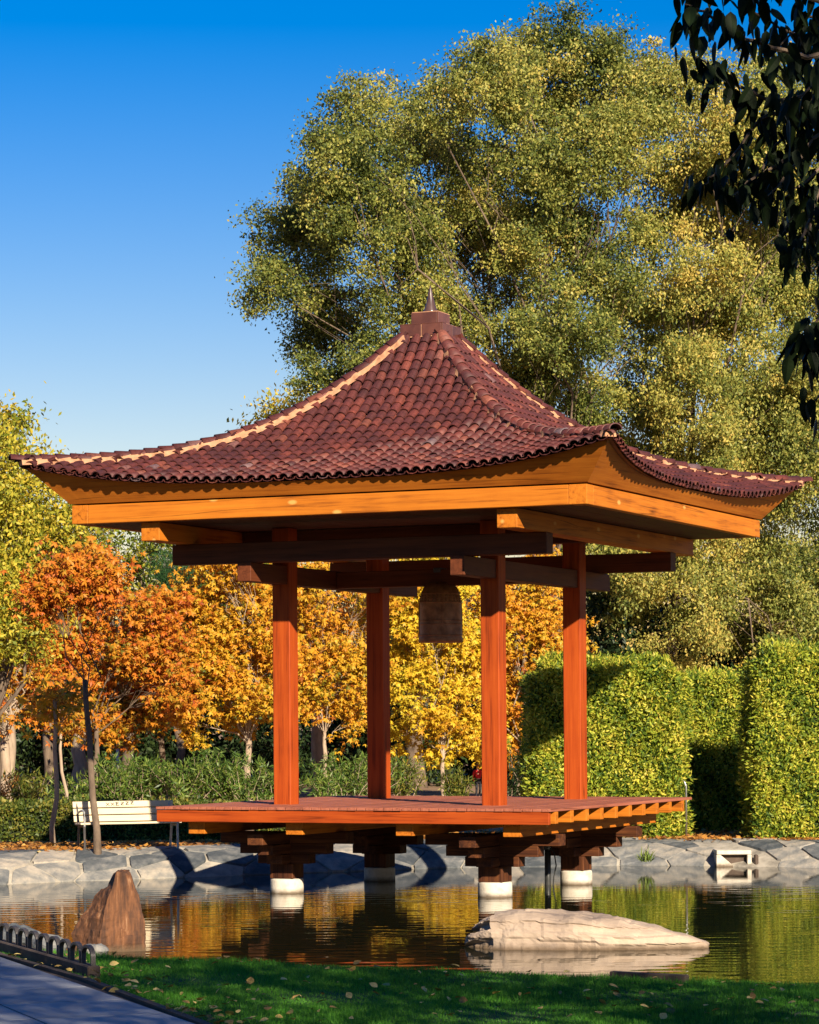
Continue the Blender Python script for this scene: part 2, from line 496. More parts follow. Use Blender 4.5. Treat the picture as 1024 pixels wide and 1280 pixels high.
M['poplar'] = leaf_mat('olive_gold_leaf', [(0.0, (0.032, 0.050, 0.014)), (0.28, (0.115, 0.150, 0.030)), (0.55, (0.27, 0.28, 0.060)), (0.82, (0.46, 0.41, 0.095)), (1.0, (0.55, 0.41, 0.095))], 0.36)
M['orange'] = leaf_mat('orange_red_leaf', [(0.0, (0.10, 0.10, 0.012)), (0.18, (0.30, 0.20, 0.015)), (0.45, (0.54, 0.22, 0.018)), (0.75, (0.50, 0.13, 0.014)), (1.0, (0.26, 0.045, 0.010))], 0.32)
M['amber_leaf'] = leaf_mat('amber_leaf', [(0.0, (0.10, 0.12, 0.012)), (0.15, (0.34, 0.25, 0.014)), (0.45, (0.60, 0.34, 0.024)), (0.8, (0.56, 0.23, 0.016)), (1.0, (0.28, 0.08, 0.010))], 0.32)
M['yellow_leaf'] = leaf_mat('yellow_leaf', [(0.0, (0.14, 0.17, 0.014)), (0.2, (0.50, 0.40, 0.030)), (0.6, (0.66, 0.44, 0.026)), (1.0, (0.42, 0.19, 0.012))], 0.32)
M['lime_leaf'] = leaf_mat('yellow_green_leaf', [(0.0, (0.030, 0.060, 0.010)), (0.35, (0.15, 0.19, 0.020)), (0.7, (0.38, 0.35, 0.035)), (1.0, (0.56, 0.40, 0.04))], 0.32)
M['evergreen'] = leaf_mat('dark_evergreen_leaf', [(0.0, (0.008, 0.016, 0.006)), (0.5, (0.018, 0.036, 0.010)), (1.0, (0.050, 0.075, 0.018))], 0.15)  # very low albedo carries the shade of the dense wood
M['mid_green'] = leaf_mat('mid_green_leaf', [(0.0, (0.020, 0.045, 0.010)), (0.5, (0.060, 0.11, 0.016)), (1.0, (0.16, 0.19, 0.028))], 0.25)
M['pine'] = leaf_mat('pine_needle', [(0.0, (0.015, 0.045, 0.016)), (1.0, (0.05, 0.13, 0.035))], 0.2)
M['bamboo'] = leaf_mat('clipped_hedge_leaf', [(0.0, (0.025, 0.060, 0.010)), (0.25, (0.10, 0.17, 0.020)), (0.6, (0.36, 0.40, 0.035)), (1.0, (0.66, 0.54, 0.08))], 0.32, rough=0.5)
M['box'] = leaf_mat('low_hedge_leaf', [(0.0, (0.025, 0.045, 0.010)), (0.5, (0.085, 0.12, 0.018)), (1.0, (0.28, 0.23, 0.04))], 0.25)
M['oleander'] = leaf_mat('oleander_leaf', [(0.0, (0.02, 0.05, 0.010)), (0.5, (0.07, 0.13, 0.02)), (1.0, (0.22, 0.26, 0.05))], 0.25, rough=0.4)
M['shade_leaf'] = leaf_mat('dark_glossy_leaf', [(0.0, (0.005, 0.009, 0.003)), (0.6, (0.009, 0.018, 0.005)), (1.0, (0.03, 0.05, 0.010))], 0.06, rough=0.55, spec=0.12)  # near-black albedo holds the shade these leaves hang in
M['litter'] = leaf_mat('dry_leaf_litter', [(0.0, (0.16, 0.07, 0.025)), (0.4, (0.36, 0.15, 0.03)), (0.75, (0.52, 0.26, 0.05)), (1.0, (0.55, 0.40, 0.16))], 0.15, rough=0.7)
M['grass'] = leaf_mat('grass_blade', [(0.0, (0.025, 0.085, 0.010)), (0.5, (0.075, 0.28, 0.022)), (1.0, (0.17, 0.42, 0.04))], 0.4)
M['fallen'] = noisy_mat('fallen_yellow_leaf', [(0.2, (0.26, 0.15, 0.04)), (0.5, (0.50, 0.34, 0.09)), (0.8, (0.64, 0.50, 0.18))], 9, rough=0.8, bstr=0.3, bdist=0.004, rand=0.7)


def water_mat():
    m, n, l, out = new_mat('pond_water')
    g = n.new('ShaderNodeNewGeometry')
    t = noise(n, l, 1.0, 2, 0.5, vec=g.outputs['Position'], stretch=(1.5, 9.0, 1))
    b = bump(n, l, t.outputs['Fac'], 1.0, 0.0008)
    p = n.new('ShaderNodeBsdfPrincipled')
    p.inputs['Base Color'].default_value = (0.010, 0.012, 0.006, 1)
    p.inputs['Roughness'].default_value = 0.01
    p.inputs['IOR'].default_value = 1.333
    l.new(b.outputs[0], p.inputs['Normal'])
    l.new(p.outputs[0], out.inputs[0])
    return m


M['water'] = water_mat()

# ------------------------------------------------------------------ ground, pond, bank
ground = G().add([(-3000, -600, -0.75), (3000, -600, -0.75), (3000, 4500, -0.75), (-3000, 4500, -0.75)], [(0, 1, 2, 3)]).build('ground', M['bed'])
tag(ground, kind='structure')
GZ = 0.28                                   # level of the far ground


def gz(x, y):
    """far ground: a low rise behind the left bank, level elsewhere"""
    L = float(np.interp(x, [-3.0, 0.5], [1, 0]))
    return (1 - L) * float(np.interp(y, [55, 62], [0.40, 0.28])) + L * float(np.interp(y, [50, 54, 57, 66, 72], [0.44, 0.30, 0.10, 0.10, 0.28]))



# waterline and top of the far bank as functions of x
WX = [-60, -14, -9, -6.58, -5.45, -4.6, -4.3, -3.5, -2.9, 0.63, 4.0, 7.0, 12, 60]
WY = [40, 40.5, 43.2, 45.4, 46.3, 46.7, 46.9, 47.3, 47.7, 49.7, 50.2, 48.9, 46, 45]
TX = [-60, -12, -6.6, -5, -3.5, 0, 3, 6, 9, 14, 60]
TY = [44, 44.6, 47.0, 47.8, 49.0, 51.2, 51.8, 50.7, 49.4, 47.5, 47]


def bank_pt(x, t):
    w, tp = np.interp(x, WX, WY), np.interp(x, TX, TY)
    z = -0.05 + (gz(x, tp) + 0.05) * math.sin(max(0, min(t, 1)) * math.pi / 2) ** 0.8 if t >= 0 else -0.05 + t * 2.5
    z += 0.03 * math.sin(x * 1.7 + 3 * t) * max(0, min(1, t * 3)) * (1 - max(0, t) ** 3)
    return np.array([x, w + (tp - w) * t, z])


xs = np.concatenate([np.linspace(-60, -12, 13), np.linspace(-11.5, 12, 95), np.linspace(14, 60, 13)])
ts = [-0.25, -0.08, 0, 0.06, 0.14, 0.25, 0.4, 0.6, 0.8, 1.0]
g = G()
for x in xs:
    for t in ts: g.v.append(tuple(bank_pt(x, t)))
nt_ = len(ts)
for i in range(len(xs) - 1):
    for j in range(nt_ - 1):
        a = i * nt_ + j
        g.f.append((a, a + nt_, a + nt_ + 1, a + 1))
bank = tag(g.build('bank', M['joint'], smooth=True), kind='structure')

# far ground sheet from the top of the bank to the horizon
g = G()
for x in xs:
    p = bank_pt(x, 1.0)
    for f_ in (0, 0.12, 0.25, 0.4, 0.7, 1.0):
        yy = p[1] + (66 - p[1]) * f_
        g.v.append((p[0], yy, gz(p[0], yy)))
    g.v += [(p[0], 75, GZ), (p[0], 4500, GZ)]
for i in range(len(xs) - 1):
    a = i * 8
    for j in range(7): g.f.append((a + j, a + 8 + j, a + 9 + j, a + 1 + j))
g.add([(-3000, 44, gz(-60, 44)), (-60, 44, gz(-60, 44)), (-60, 4500, GZ), (-3000, 4500, GZ), (60, 47, gz(60, 47)), (3000, 47, gz(60, 47)), (3000, 4500, GZ), (60, 4500, GZ)], [(0, 1, 2, 3), (4, 5, 6, 7)])
terrain = tag(g.build('terrain', M['soil']), kind='structure')

# water: long low ripples in the open pond, dying away in the lee of the far bank
rw = np.random.default_rng(19)
wx = np.concatenate([[-200], np.arange(-8.0, 8.01, 0.16), [200]])
wy = np.concatenate([[12, 24], np.arange(26.0, 47.5, 0.032), [54]])
GX, GY = np.meshgrid(wx, wy, indexing='ij')
H_ = np.zeros_like(GX)
for k in range(34):
    lam = 0.17 * (3.6 ** rw.uniform(0, 1))
    th_ = rw.normal(0, 0.42)
    kk = 2 * math.pi / lam
    H_ += (0.0027 / kk) * np.sin(kk * (GX * math.sin(th_) + GY * math.cos(th_)) + rw.uniform(0, 6.28))
env = 0.62 + 0.42 * np.sin(GX * 0.9 + GY * 0.5) * np.sin(GY * 0.63 - GX * 0.35 + 1.0)
lim = 44.0 + 0.25 * np.sin(GX * 1.1) + 0.18 * np.sin(GX * 2.7 + 1)
calm = np.clip((lim - GY) / 1.0, 0.05, 1.0)
H_ *= env * calm * np.clip((8.0 - np.abs(GX)) / 1.5, 0, 1) * np.clip((GY - 26) / 1.0, 0, 1)
me = bpy.data.meshes.new('water')
nx_, ny_ = GX.shape
me.vertices.add(nx_ * ny_)
me.vertices.foreach_set('co', np.stack([GX, GY, H_], -1).reshape(-1).astype(np.float32))
ii, jj = np.meshgrid(np.arange(nx_ - 1), np.arange(ny_ - 1), indexing='ij')
a_ = (ii * ny_ + jj).reshape(-1)
quads = np.stack([a_, a_ + ny_, a_ + ny_ + 1, a_ + 1], 1).astype(np.int32)
me.loops.add(quads.size); me.loops.foreach_set('vertex_index', quads.reshape(-1))
me.polygons.add(len(quads)); me.polygons.foreach_set('loop_start', np.arange(0, quads.size, 4, dtype=np.int32)); me.polygons.foreach_set('loop_total', np.full(len(quads), 4, dtype=np.int32))
me.update(calc_edges=True)
water = tag(link('water', me, M['water'], smooth=True), kind='structure')


def voronoi_cells(seeds, lo, hi):
    out = []
    for i, s in enumerate(seeds):
        poly = [np.array(p) for p in ((lo[0], lo[1]), (hi[0], lo[1]), (hi[0], hi[1]), (lo[0], hi[1]))]
        d = np.linalg.norm(seeds - s, axis=1)
        for j in np.argsort(d)[1:22]:
            nrm = seeds[j] - s
            mid = (seeds[j] + s) / 2
            new = []
            for k in range(len(poly)):
                a, b = poly[k], poly[(k + 1) % len(poly)]
                da, db = np.dot(a - mid, nrm), np.dot(b - mid, nrm)
                if da <= 0: new.append(a)
                if da * db < 0: new.append(a + (b - a) * da / (da - db))
            poly = new
            if len(poly) < 3: break
        out.append(poly)
    return out


def stone_poly(poly, gap, rng):
    c = np.mean(poly, 0)
    q = [c + (p - c) * max(0.4, 1 - gap / (np.linalg.norm(p - c) + 1e-6)) for p in poly]
    res = []                                    # cut the corners so that the outline is irregular
    for k in range(len(q)):
        a, b, p = q[k - 1], q[(k + 1) % len(q)], q[k]
        res += [p + (a - p) * rng.uniform(0.04, 0.16), p + (b - p) * rng.uniform(0.04, 0.16)]
    return res


rs = np.random.default_rng(11)
seeds = []
QD = 1.7
for x in np.arange(-8.6, 9.4, 0.72):
    for q in np.arange(0.18, QD, 0.46):
        seeds.append((x + rs.uniform(-0.3, 0.3) + (0.36 if int(q * 10) % 2 else 0), q + rs.uniform(-0.16, 0.16)))
seeds = np.array(seeds)
seeds = seeds[rs.uniform(size=len(seeds)) > 0.12]
cells = voronoi_cells(seeds, (-9, 0.02), (9.8, QD))
for s_, poly in zip(seeds, cells):
    if len(poly) < 3: continue
    if 5.25 < s_[0] < 6.05 and s_[1] < 1.2: continue       # the drain outlet stands here
    q = stone_poly(poly, rs.uniform(0.016, 0.045), rs)
    top, bot = [], []
    h = 0.026 + rs.uniform(0, 0.022)
    for p in q:
        b = bank_pt(p[0], p[1] / QD)
        top.append(b + np.array([0, 0, h])); bot.append(b - np.array([0, 0, 0.04]))
    c = np.mean(top, 0) + np.array([0, 0, 0.006])
    n = len(q)
    me = G()
    c0 = bank_pt(s_[0], s_[1] / QD)
    vs = [v - c0 for v in top] + [v - c0 for v in bot] + [c - c0]
    fs = [(i, (i + 1) % n, 2 * n) for i in range(n)] + [(i + n, (i + 1) % n + n, (i + 1) % n, i) for i in range(n)]
    me.add(vs, fs)
    me.build('flagstone', M['slate'], bank, loc=c0)

# near shore: lawn, its edge, path
LZ = 0.22
edge_px = [(-160, 1170), (-60, 1182), (60, 1192), (112, 1195), (190, 1199), (300, 1202), (420, 1207), (520, 1212), (620, 1216), (720, 1221), (820, 1225), (930, 1229), (1024, 1232), (1150, 1236)]
EDGE = [at_z(px, py, LZ) for px, py in edge_px]
EDGE = [np.array([-40, 40, LZ]), np.array([-12, 33, LZ])] + EDGE + [np.array([14, 25.5, LZ]), np.array([60, 24, LZ])]
ex = [e[0] for e in EDGE]; ey = [e[1] for e in EDGE]
PATH = [(-4.10 - 2.48 * 3, 28.3 + 6.6 * 3), (-4.10, 28.3), (-2.95, 25.55), (-1.62, 21.7), (0.3, 16.2), (4.9, 3.0), (10, -12)]   # right edge of the path


def path_x(y): return np.interp(-y, [-p[1] for p in PATH], [p[0] for p in PATH])


g = G()
for x in np.concatenate([np.linspace(-40, -8, 9), np.linspace(-7, 7, 71), np.linspace(8, 60, 9)]):
    e = np.interp(x, ex, ey) + 0.03 * math.sin(x * 3.1) + 0.02 * math.sin(x * 7.7)
    k = len(g.v)
    g.v += [(x, e + 0.02, -0.3), (x, e, LZ - 0.03), (x, e - 0.06, LZ), (x, e - 6, LZ + 0.01), (x, -60, LZ + 0.02)]
    if k:
        for j in range(4): g.f.append((k - 5 + j, k + j, k + j + 1, k - 4 + j))
lawn = tag(fix_normals(g.build('lawn', M['lawn'])), kind='structure')

g = G()
ys = np.linspace(32, -10, 60)
for y in ys:
    xr = path_x(y)
    k = len(g.v)
    g.v += [(xr - 3.4, y, LZ + 0.014), (xr - 0.02, y, LZ + 0.014)]
    if k: g.f.append((k - 2, k, k + 1, k - 1))
path = tag(fix_normals(g.build('path', M['kerb'])), kind='structure')
# paving slabs on the path, in rows across it
dirp = unit(np.array([2.48, -6.6]))
nrmp = np.array([dirp[1], -dirp[0]])                         # to the left, away from the lawn
if nrmp[0] > 0: nrmp = -nrmp
org = np.array([-4.10, 28.3])
for i in range(-2, 9):
    for j in range(3):
        a0, a1 = i * 1.25 + 0.012, (i + 1) * 1.25 - 0.012
        b0, b1 = j * 1.05 + 0.06, (j + 1) * 1.05 + 0.036
        P4 = [org + dirp * a + nrmp * b for a, b in ((a0, b0), (a1, b0), (a1, b1), (a0, b1))]
        c = np.mean(P4, 0)
        vs = [(p[0] - c[0], p[1] - c[1], z) for z in (0, 0.03) for p in P4]
        o = G().add(vs, [(4, 5, 6, 7), (0, 1, 5, 4), (1, 2, 6, 5), (2, 3, 7, 6), (3, 0, 4, 7)]).build('paving_slab', M['path'], path, loc=(c[0], c[1], LZ + 0.012))
        fix_normals(o)
g = G()
for i in range(len(PATH) - 2):
    a, b = np.array(PATH[i]), np.array(PATH[i + 1])
    d = unit(b - a); nn = np.array([d[1], -d[0]])
    if nn[0] < 0: nn = -nn
    vs = []
    for z in (LZ - 0.05, LZ + 0.05):
        vs += [(*(a - nn * 0.02), z), (*(b - nn * 0.02), z), (*(b + nn * 0.05), z), (*(a + nn * 0.05), z)]
    g.add(vs, [(3, 2, 1, 0), (4, 5, 6, 7), (0, 1, 5, 4), (1, 2, 6, 5), (2, 3, 7, 6), (3, 0, 4, 7)])
kerb = tag(fix_normals(g.build('kerb', M['kerb'])), kind='structure')

# ------------------------------------------------------------------ the pavilion
PX, PY, YAW = 0.3435, 43.653, 0.4149
pav = tag(empty('pavilion', (PX, PY, 0), -YAW), 'open timber pavilion with curved clay tile roof standing on piers in the pond', 'pavilion')
DECK, FB, FT = 1.33, 5.4716, 5.7417
CS, CW = 1.686, 0.144                        # column centre and half width
DS = 3.12                                    # half side of the deck

# columns: each with a groove down its faces
for sx in (-1, 1):
    for sy in (-1, 1):
        G().box(sx * CS - CW, sx * CS + CW, sy * CS - CW, sy * CS + CW, DECK - 0.02, 5.472, 0.012).build('column', M['red_z'], pav)

# beams (y beams on the columns, x beams over them, outer y beams carrying the eaves)
def beam(x0, x1, y0, y1, z0, z1, mat, name='beam', parent=pav):
    return G().box(x0, x1, y0, y1, z0, z1, 0.008).build(name, mat, parent)


BW = 0.11
for s in (-1, 1):
    beam(s * CS - BW, s * CS + BW, -3.03, 3.03, 4.62, 4.897, M['brown_y'])
    beam(-2.97, 2.97, s * 2.72 - 0.13, s * 2.72 + 0.13, 4.90, 5.197, M['brown_x'])
    beam(s * 2.78 - 0.15, s * 2.78 + 0.15, -3.86, 3.86, 5.20, 5.468, M['amber_y'], 'eave_beam')
    beam(-2.62, 2.62, s * 1.2 - 0.06, s * 1.2 + 0.06, 5.30, 5.466, M['brown_x'], 'rafter')
beam(-1.57, 1.57, -0.12, 0.12, 4.63, 4.88, M['brown_x'], 'bell_beam')
# ceiling boards
nb = 20
for i in range(nb):
    x0 = -3.86 + i * 7.72 / nb
    G().box(x0 + 0.004, x0 + 7.72 / nb - 0.004, -3.86, 3.86, 5.475, 5.50).build('ceiling_board', M['ceiling'], pav)
# lower fascia beams with corner blocks
SF = 4.0
for k in range(4):
    rot = Matrix.Rotation(k * math.pi / 2, 4, 'Z')
    o = G().box(-SF + 0.268, SF - 0.268, -SF, -SF + 0.13, FB, FT, 0.006).build('fascia', M['amber_x'], pav)
    o.matrix_local = rot
    g = G().box(SF - 0.265, SF, -SF, -SF + 0.265, FB + 0.001, FT + 0.002, 0.006)
    o = g.build('corner_block', M['amber_x' if k % 2 else 'amber_y'], pav)
    o.matrix_local = rot

# roof surface: d = distance out from the centre, u = along the eave
HT = np.array([0.0, 0.37, 0.57, 0.8, 1.05, 1.33, 1.58, 2.2, 2.65, 3.06, 3.5, 4.0, 4.3, 4.62, 4.9])
HZ = np.array([8.95, 8.47, 8.24, 7.99, 7.76, 7.50, 7.29, 6.95, 6.76, 6.64, 6.55, 6.50, 6.48, 6.46, 6.45]) - 0.14
hp = np.polyfit(HT, HZ, 6)
M0, ME = 4.20, 4.58


def z_roof(u, d):
    C = 0.44 * (d / ME) ** 2.0
    return np.polyval(hp, d) - C + C * min(1.0, abs(u) / max(d, 1e-3)) ** 3


def eave_d(u): return M0 + (ME - M0) * min(1, abs(u) / ME) ** 2


# underlay
g = G()
nu, nd = 40, 22
for k in range(4):
    c, s = math.cos(k * math.pi / 2), math.sin(k * math.pi / 2)
    base = len(g.v)
    for i in range(nu + 1):
        for j in range(nd + 1):
            ue = (i / nu * 2 - 1) * ME
            de = eave_d(ue) - 0.03
            f_ = 0.07 + 0.93 * j / nd
            d = de * f_; u = ue * f_ * (de / (eave_d(ue))) if abs(ue) < ME else (d if ue > 0 else -d)
            u = max(-d, min(d, u))
            x, y, z = u, -d, z_roof(u, d) - 0.035
            g.v.append((c * x - s * y, s * x + c * y, z))
    for i in range(nu):
        for j in range(nd):
            a = base + i * (nd + 1) + j
            g.f.append((a, a + 1, a + nd + 2, a + nd + 1))
roof = g.build('roof', M['tile'], pav, smooth=True)

# barrel tiles
TW = 0.171


def barrel(r0, r1, L, th, n=6, pan=False, arc=math.pi):
    """half barrel: lower end at y=0 (radius r0), upper end at y=L (radius r1); pan = hollow side up"""
    vs, fs = [], []
    for (y, r) in ((0, r0), (L, r1), (0, r0 - th)):
        for i in range(n + 1):
            w = (math.pi - arc) / 2 + arc * i / n
            z = r * math.sin(w) * (0.82 if not pan else -0.55)
            vs.append((-r * math.cos(w), y, z))
    m = n + 1
    for i in range(n):
        if pan: fs += [(i, m + i, m + i + 1, i + 1)]
        else: fs += [(i + 1, i, m + i, m + i + 1)][::1]
        fs += [(i, i + 1, 2 * m + i + 1, 2 * m + i)]
    return vs, fs


COVER = barrel(0.079, 0.064, 0.29, 0.016)
PAN = barrel(0.088, 0.080, 0.29, 0.014, n=4, pan=True)
EXP = 0.205
cover_mats, pan_mats = [], []
ncol = int(ME * 2 / TW)
rt = np.random.default_rng(3)


def frame_at(u, d, lift):
    e = 0.02
    p = np.array([u, -d, z_roof(u, d)])
    tv = np.array([0, -e, z_roof(u, d + e) - z_roof(u, d)]); tv /= np.linalg.norm(tv)     # down the slope
    tu = np.array([e, 0, z_roof(u + e, d) - z_roof(u - e, d)]); tu[0] = 2 * e; tu /= np.linalg.norm(tu)
    up = -tv
    nrm = np.cross(tu, up); nrm /= np.linalg.norm(nrm)
    tu = np.cross(up, nrm)
    return p + nrm * lift, tu, up, nrm


for k in range(4):
    rk = np.array(Matrix.Rotation(k * math.pi / 2, 3, 'Z'))
    for kind in (0, 1):
        for i in range(ncol + 1):
            u = -ME + (i + 0.25 + 0.5 * kind) * TW
            if abs(u) > ME - 0.03: continue
            d = eave_d(u) + (0.02 if kind == 0 else 0.01)
            while True:
                stop = max(abs(u) + (0.12 if k == 0 and u < 0 else 0.06), 0.34)
                if d < stop: break
                p, tu, up, nrm = frame_at(u, min(d, 4.7), 0.012 if kind == 0 else 0.012)
                # tilt each tile so that its foot lies over the next one
                up2 = up * math.cos(0.055) - nrm * math.sin(0.055); n2 = np.cross(tu, up2)
                p = p + nrm * 0.016
                jit = rt.normal(0, 0.004, 3)
                yawj = rt.normal(0, 0.02)
                tu2 = tu * math.cos(yawj) + up2 * math.sin(yawj); up3 = np.cross(n2, tu2)
                Mx = np.eye(4)
                Mx[:3, 0] = rk @ tu2; Mx[:3, 1] = rk @ up3; Mx[:3, 2] = rk @ n2; Mx[:3, 3] = rk @ (p + jit)
                (cover_mats if kind == 0 else pan_mats).append((k, Mx))
                # step up the slope by one exposure
                sl = math.hypot(1, (z_roof(u, d) - z_roof(u, d - 0.05)) / 0.05)
                d -= EXP / sl
PWm = np.array(Matrix.Translation((PX, PY, 0)) @ Matrix.Rotation(-YAW, 4, 'Z'))
dist = [np.linalg.norm((PWm @ Mx[:, 3])[:3] - np.array([0, 0, EYE])) + (0 if k == 0 else 40) for k, Mx in cover_mats]
order = np.argsort(dist)
cov_me = G().add(*COVER).mesh('roof_tile')
cov_me.materials.append(M['tile'])
cov_me.polygons.foreach_set('use_smooth', [True] * len(cov_me.polygons))
for q in order[:300]:
    o = link('roof_tile', cov_me, None, roof)
    o.matrix_local = Matrix(cover_mats[q][1].tolist())
g = G()
for q in order[300:]:
    Mx = cover_mats[q][1]
    g.add([(Mx @ np.array([*v, 1]))[:3] for v in COVER[0]], COVER[1])
for k, Mx in pan_mats:
    g.add([(Mx @ np.array([*v, 1]))[:3] for v in PAN[0]], PAN[1])
rest = g.build('roof_tiles', M['tile'], roof)
rest['kind'] = 'stuff'

# hip ridges: mortar bed and cap tiles
CAP = barrel(0.105, 0.088, 0.30, 0.02, n=8)
cap_me = G().add(*CAP).mesh('ridge_tile')
cap_me.materials.append(M['tile'])
cap_me.polygons.foreach_set('use_smooth', [True] * len(cap_me.polygons))
for k in range(4):
    rk = np.array(Matrix.Rotation(k * math.pi / 2, 3, 'Z'))
    g = G()
    dd = np.linspace(0.34, ME - 0.04, 60)
    secs = []
    for d in dd:
        c = np.array([d, -d, np.polyval(hp, d)])
        side = np.array([1, 1, 0]) / math.sqrt(2)
        wv = 0.105 + 0.02 * math.sin(d * 23) + 0.012 * math.sin(d * 51)
        ww = wv + (0.055 if k == 3 else 0.0)
        secs.append([rk @ (c - side * wv + (0, 0, -0.02)), rk @ (c - side * 0.085 + (0, 0, 0.085)), rk @ (c + side * 0.085 + (0, 0, 0.085)), rk @ (c + side * ww + (0, 0, -0.02))])
    for sct in secs: g.v += [tuple(p) for p in sct]
    for i in range(len(dd) - 1):
        for j in range(3): g.f.append((i * 4 + j, i * 4 + j + 1, i * 4 + 5 + j, i * 4 + 4 + j))
    g.f += [(3, 2, 1, 0), tuple(len(g.v) - 4 + j for j in range(4))]
    fix_normals(g.build('hip_mortar', M['mortar'], roof))
    d = ME + 0.07
    while d > 0.42:
        sl = math.hypot(math.sqrt(2), (np.polyval(hp, d) - np.polyval(hp, d - 0.05)) / 0.05)
        e = 0.03
        c = np.array([d, -d, np.polyval(hp, d) + 0.062])
        tv = np.array([e, -e, np.polyval(hp, d + e) - np.polyval(hp, d)]); tv /= np.linalg.norm(tv)
        tu = np.array([1, 1, 0]) / math.sqrt(2)
        up = -tv; nrm = np.cross(tu, up)
        up2 = up * math.cos(0.06) - nrm * math.sin(0.06); n2 = np.cross(tu, up2)
        yj = rt.normal(0, 0.03); tu2 = tu * math.cos(yj) + up2 * math.sin(yj); up3 = np.cross(n2, tu2)
        Mx = np.eye(4)
        Mx[:3, 0] = rk @ tu2; Mx[:3, 1] = rk @ up3; Mx[:3, 2] = rk @ n2; Mx[:3, 3] = rk @ (c + n2 * 0.008)
        link('ridge_tile', cap_me, None, roof).matrix_local = Matrix(Mx.tolist())
        d -= 0.225 / sl

# curved eave boards under the tiles
for k in range(4):
    g = G()
    n = 36
    for i in range(n + 1):
        q = (i / n * 2 - 1)
        ub, ut = q * (SF + 0.02), q * 4.49
        de = 4.15 + 0.34 * abs(q) ** 3
        zt = z_roof(q * 4.49, max(de, abs(q) * 4.49)) - 0.04
        g.v += [(ub, -(SF + 0.02), FT + 0.022), (ut, -de, zt), (ut * 0.985, -de + 0.07, zt), (ub * 0.985, -(SF - 0.05), FT + 0.022)]
    for i in range(n):
        a = i * 4
        for j in range(4): g.f.append((a + j, a + (j + 1) % 4, a + 4 + (j + 1) % 4, a + 4 + j))
    g.f += [(0, 1, 2, 3), tuple(n * 4 + j for j in (3, 2, 1, 0))]
    o = fix_normals(g.build('eave_board', M['amber_board'], pav))
    o.matrix_local = Matrix.Rotation(k * math.pi / 2, 4, 'Z')
# dark slab standing in for the shadow gap between fascia and eave board
G().box(-3.9, 3.9, -3.9, 3.9, FT - 0.06, FT + 0.03).build('eave_packing', M['ceiling'], pav)

# crown of the roof: two tiers of glazed blocks with pale joints, and a spire
SBX = 0.356
ZB0, ZB1, ZB2 = 8.43, 8.617, 8.80
capm = G().box(-SBX + 0.012, SBX - 0.012, -SBX + 0.012, SBX - 0.012, ZB0 - 0.02, ZB1 - 0.006).box(-0.215, 0.215, -0.215, 0.215, ZB1 - 0.006, ZB2 + 0.012).build('roof_crown', M['mortar'], pav)
for k in range(4):
    rot = Matrix.Rotation(k * math.pi / 2, 4, 'Z')
    for x0, x1 in ((-SBX, -0.008), (0.008, SBX - 0.03)):
        o = G().box(x0, x1, -SBX, -SBX + 0.03, ZB0, ZB1 - 0.012, 0.004).build('glazed_block', M['glazed'], capm); o.matrix_local = rot
    o = G().box(-0.226, 0.195, -0.226, -0.2, ZB1, ZB2, 0.004).build('glazed_block', M['glazed'], capm); o.matrix_local = rot
# top slabs of the lower tier
G().box(-SBX, SBX, -SBX, -0.228, ZB1 - 0.01, ZB1 - 0.002).box(-SBX, SBX, 0.228, SBX, ZB1 - 0.01, ZB1 - 0.002).build('glazed_block', M['glazed'], capm)
G().lathe([(0.118, 0), (0.112, 0.03), (0.075, 0.12), (0.05, 0.22), (0.03, 0.32), (0.018, 0.38), (0.006, 0.425)], 20, (0, 0, ZB2 + 0.013)).build('spire', M['finial'], pav, smooth=True)

# deck: planks, edge board, joists, girders
npl = 44
pw = 2 * DS / npl
for i in range(npl):
    x0 = -DS + i * pw
    dy = rt.uniform(-0.012, 0.012)
    G().box(x0 + 0.004, x0 + pw - 0.004, -DS - 0.02 + dy, DS, DECK - 0.042, DECK + rt.uniform(-0.003, 0.003), 0.003).build('plank', M['plank'], pav)
G().box(-DS + 0.005, DS - 0.04, -DS, -DS + 0.075, 1.105, DECK - 0.05, 0.006).build('edge_board', M['red_x'], pav)
for j in range(10):
    y = -DS + 0.16 + 0.62 * j
    G().box(-DS + 0.08, DS - 0.005, y - 0.0, y + 0.12, 1.115, DECK - 0.045, 0.005).build('joist', M['amber_x'], pav)
for x in (-2.55, -0.95, 0.80, 2.45):
    G().box(x - 0.135, x + 0.135, -2.93, 2.93, 0.925, 1.113, 0.006).build('girder', M['amber_y'], pav)
# bracket stacks, posts and plinths under each column
for sx in (-1, 1):
    for sy in (-1, 1):
        x, y = sx * CS, sy * CS
        for (z0, z1, hx, hy) in ((0.752, 0.922, 1.05, 1.05), (0.592, 0.749, 0.72, 0.72), (0.445, 0.589, 0.42, 0.42)):
            G().box(x - hx, x + hx, y - 0.13, y + 0.13, z0, z1, 0.006).build('bracket', M['dark_x'], pav)
            G().box(x - 0.127, x + 0.127, y - hy, y + hy, z0 + 0.004, z1 - 0.004, 0.006).build('bracket', M['dark_y'], pav)
        G().box(x - 0.19, x + 0.19, y - 0.19, y + 0.19, 0.222, 0.443, 0.008).build('post', M['dark_z'], pav)
        prof = [(0.25, -0.3), (0.252, 0.0), (0.25, 0.19), (0.242, 0.212), (0.22, 0.22)]
        o = G().lathe(prof, 28, (x, y, 0)).build('plinth', M['concrete'], pav)
        o.data.polygons.foreach_set('use_smooth', [len(p.vertices) == 4 for p in o.data.polygons])

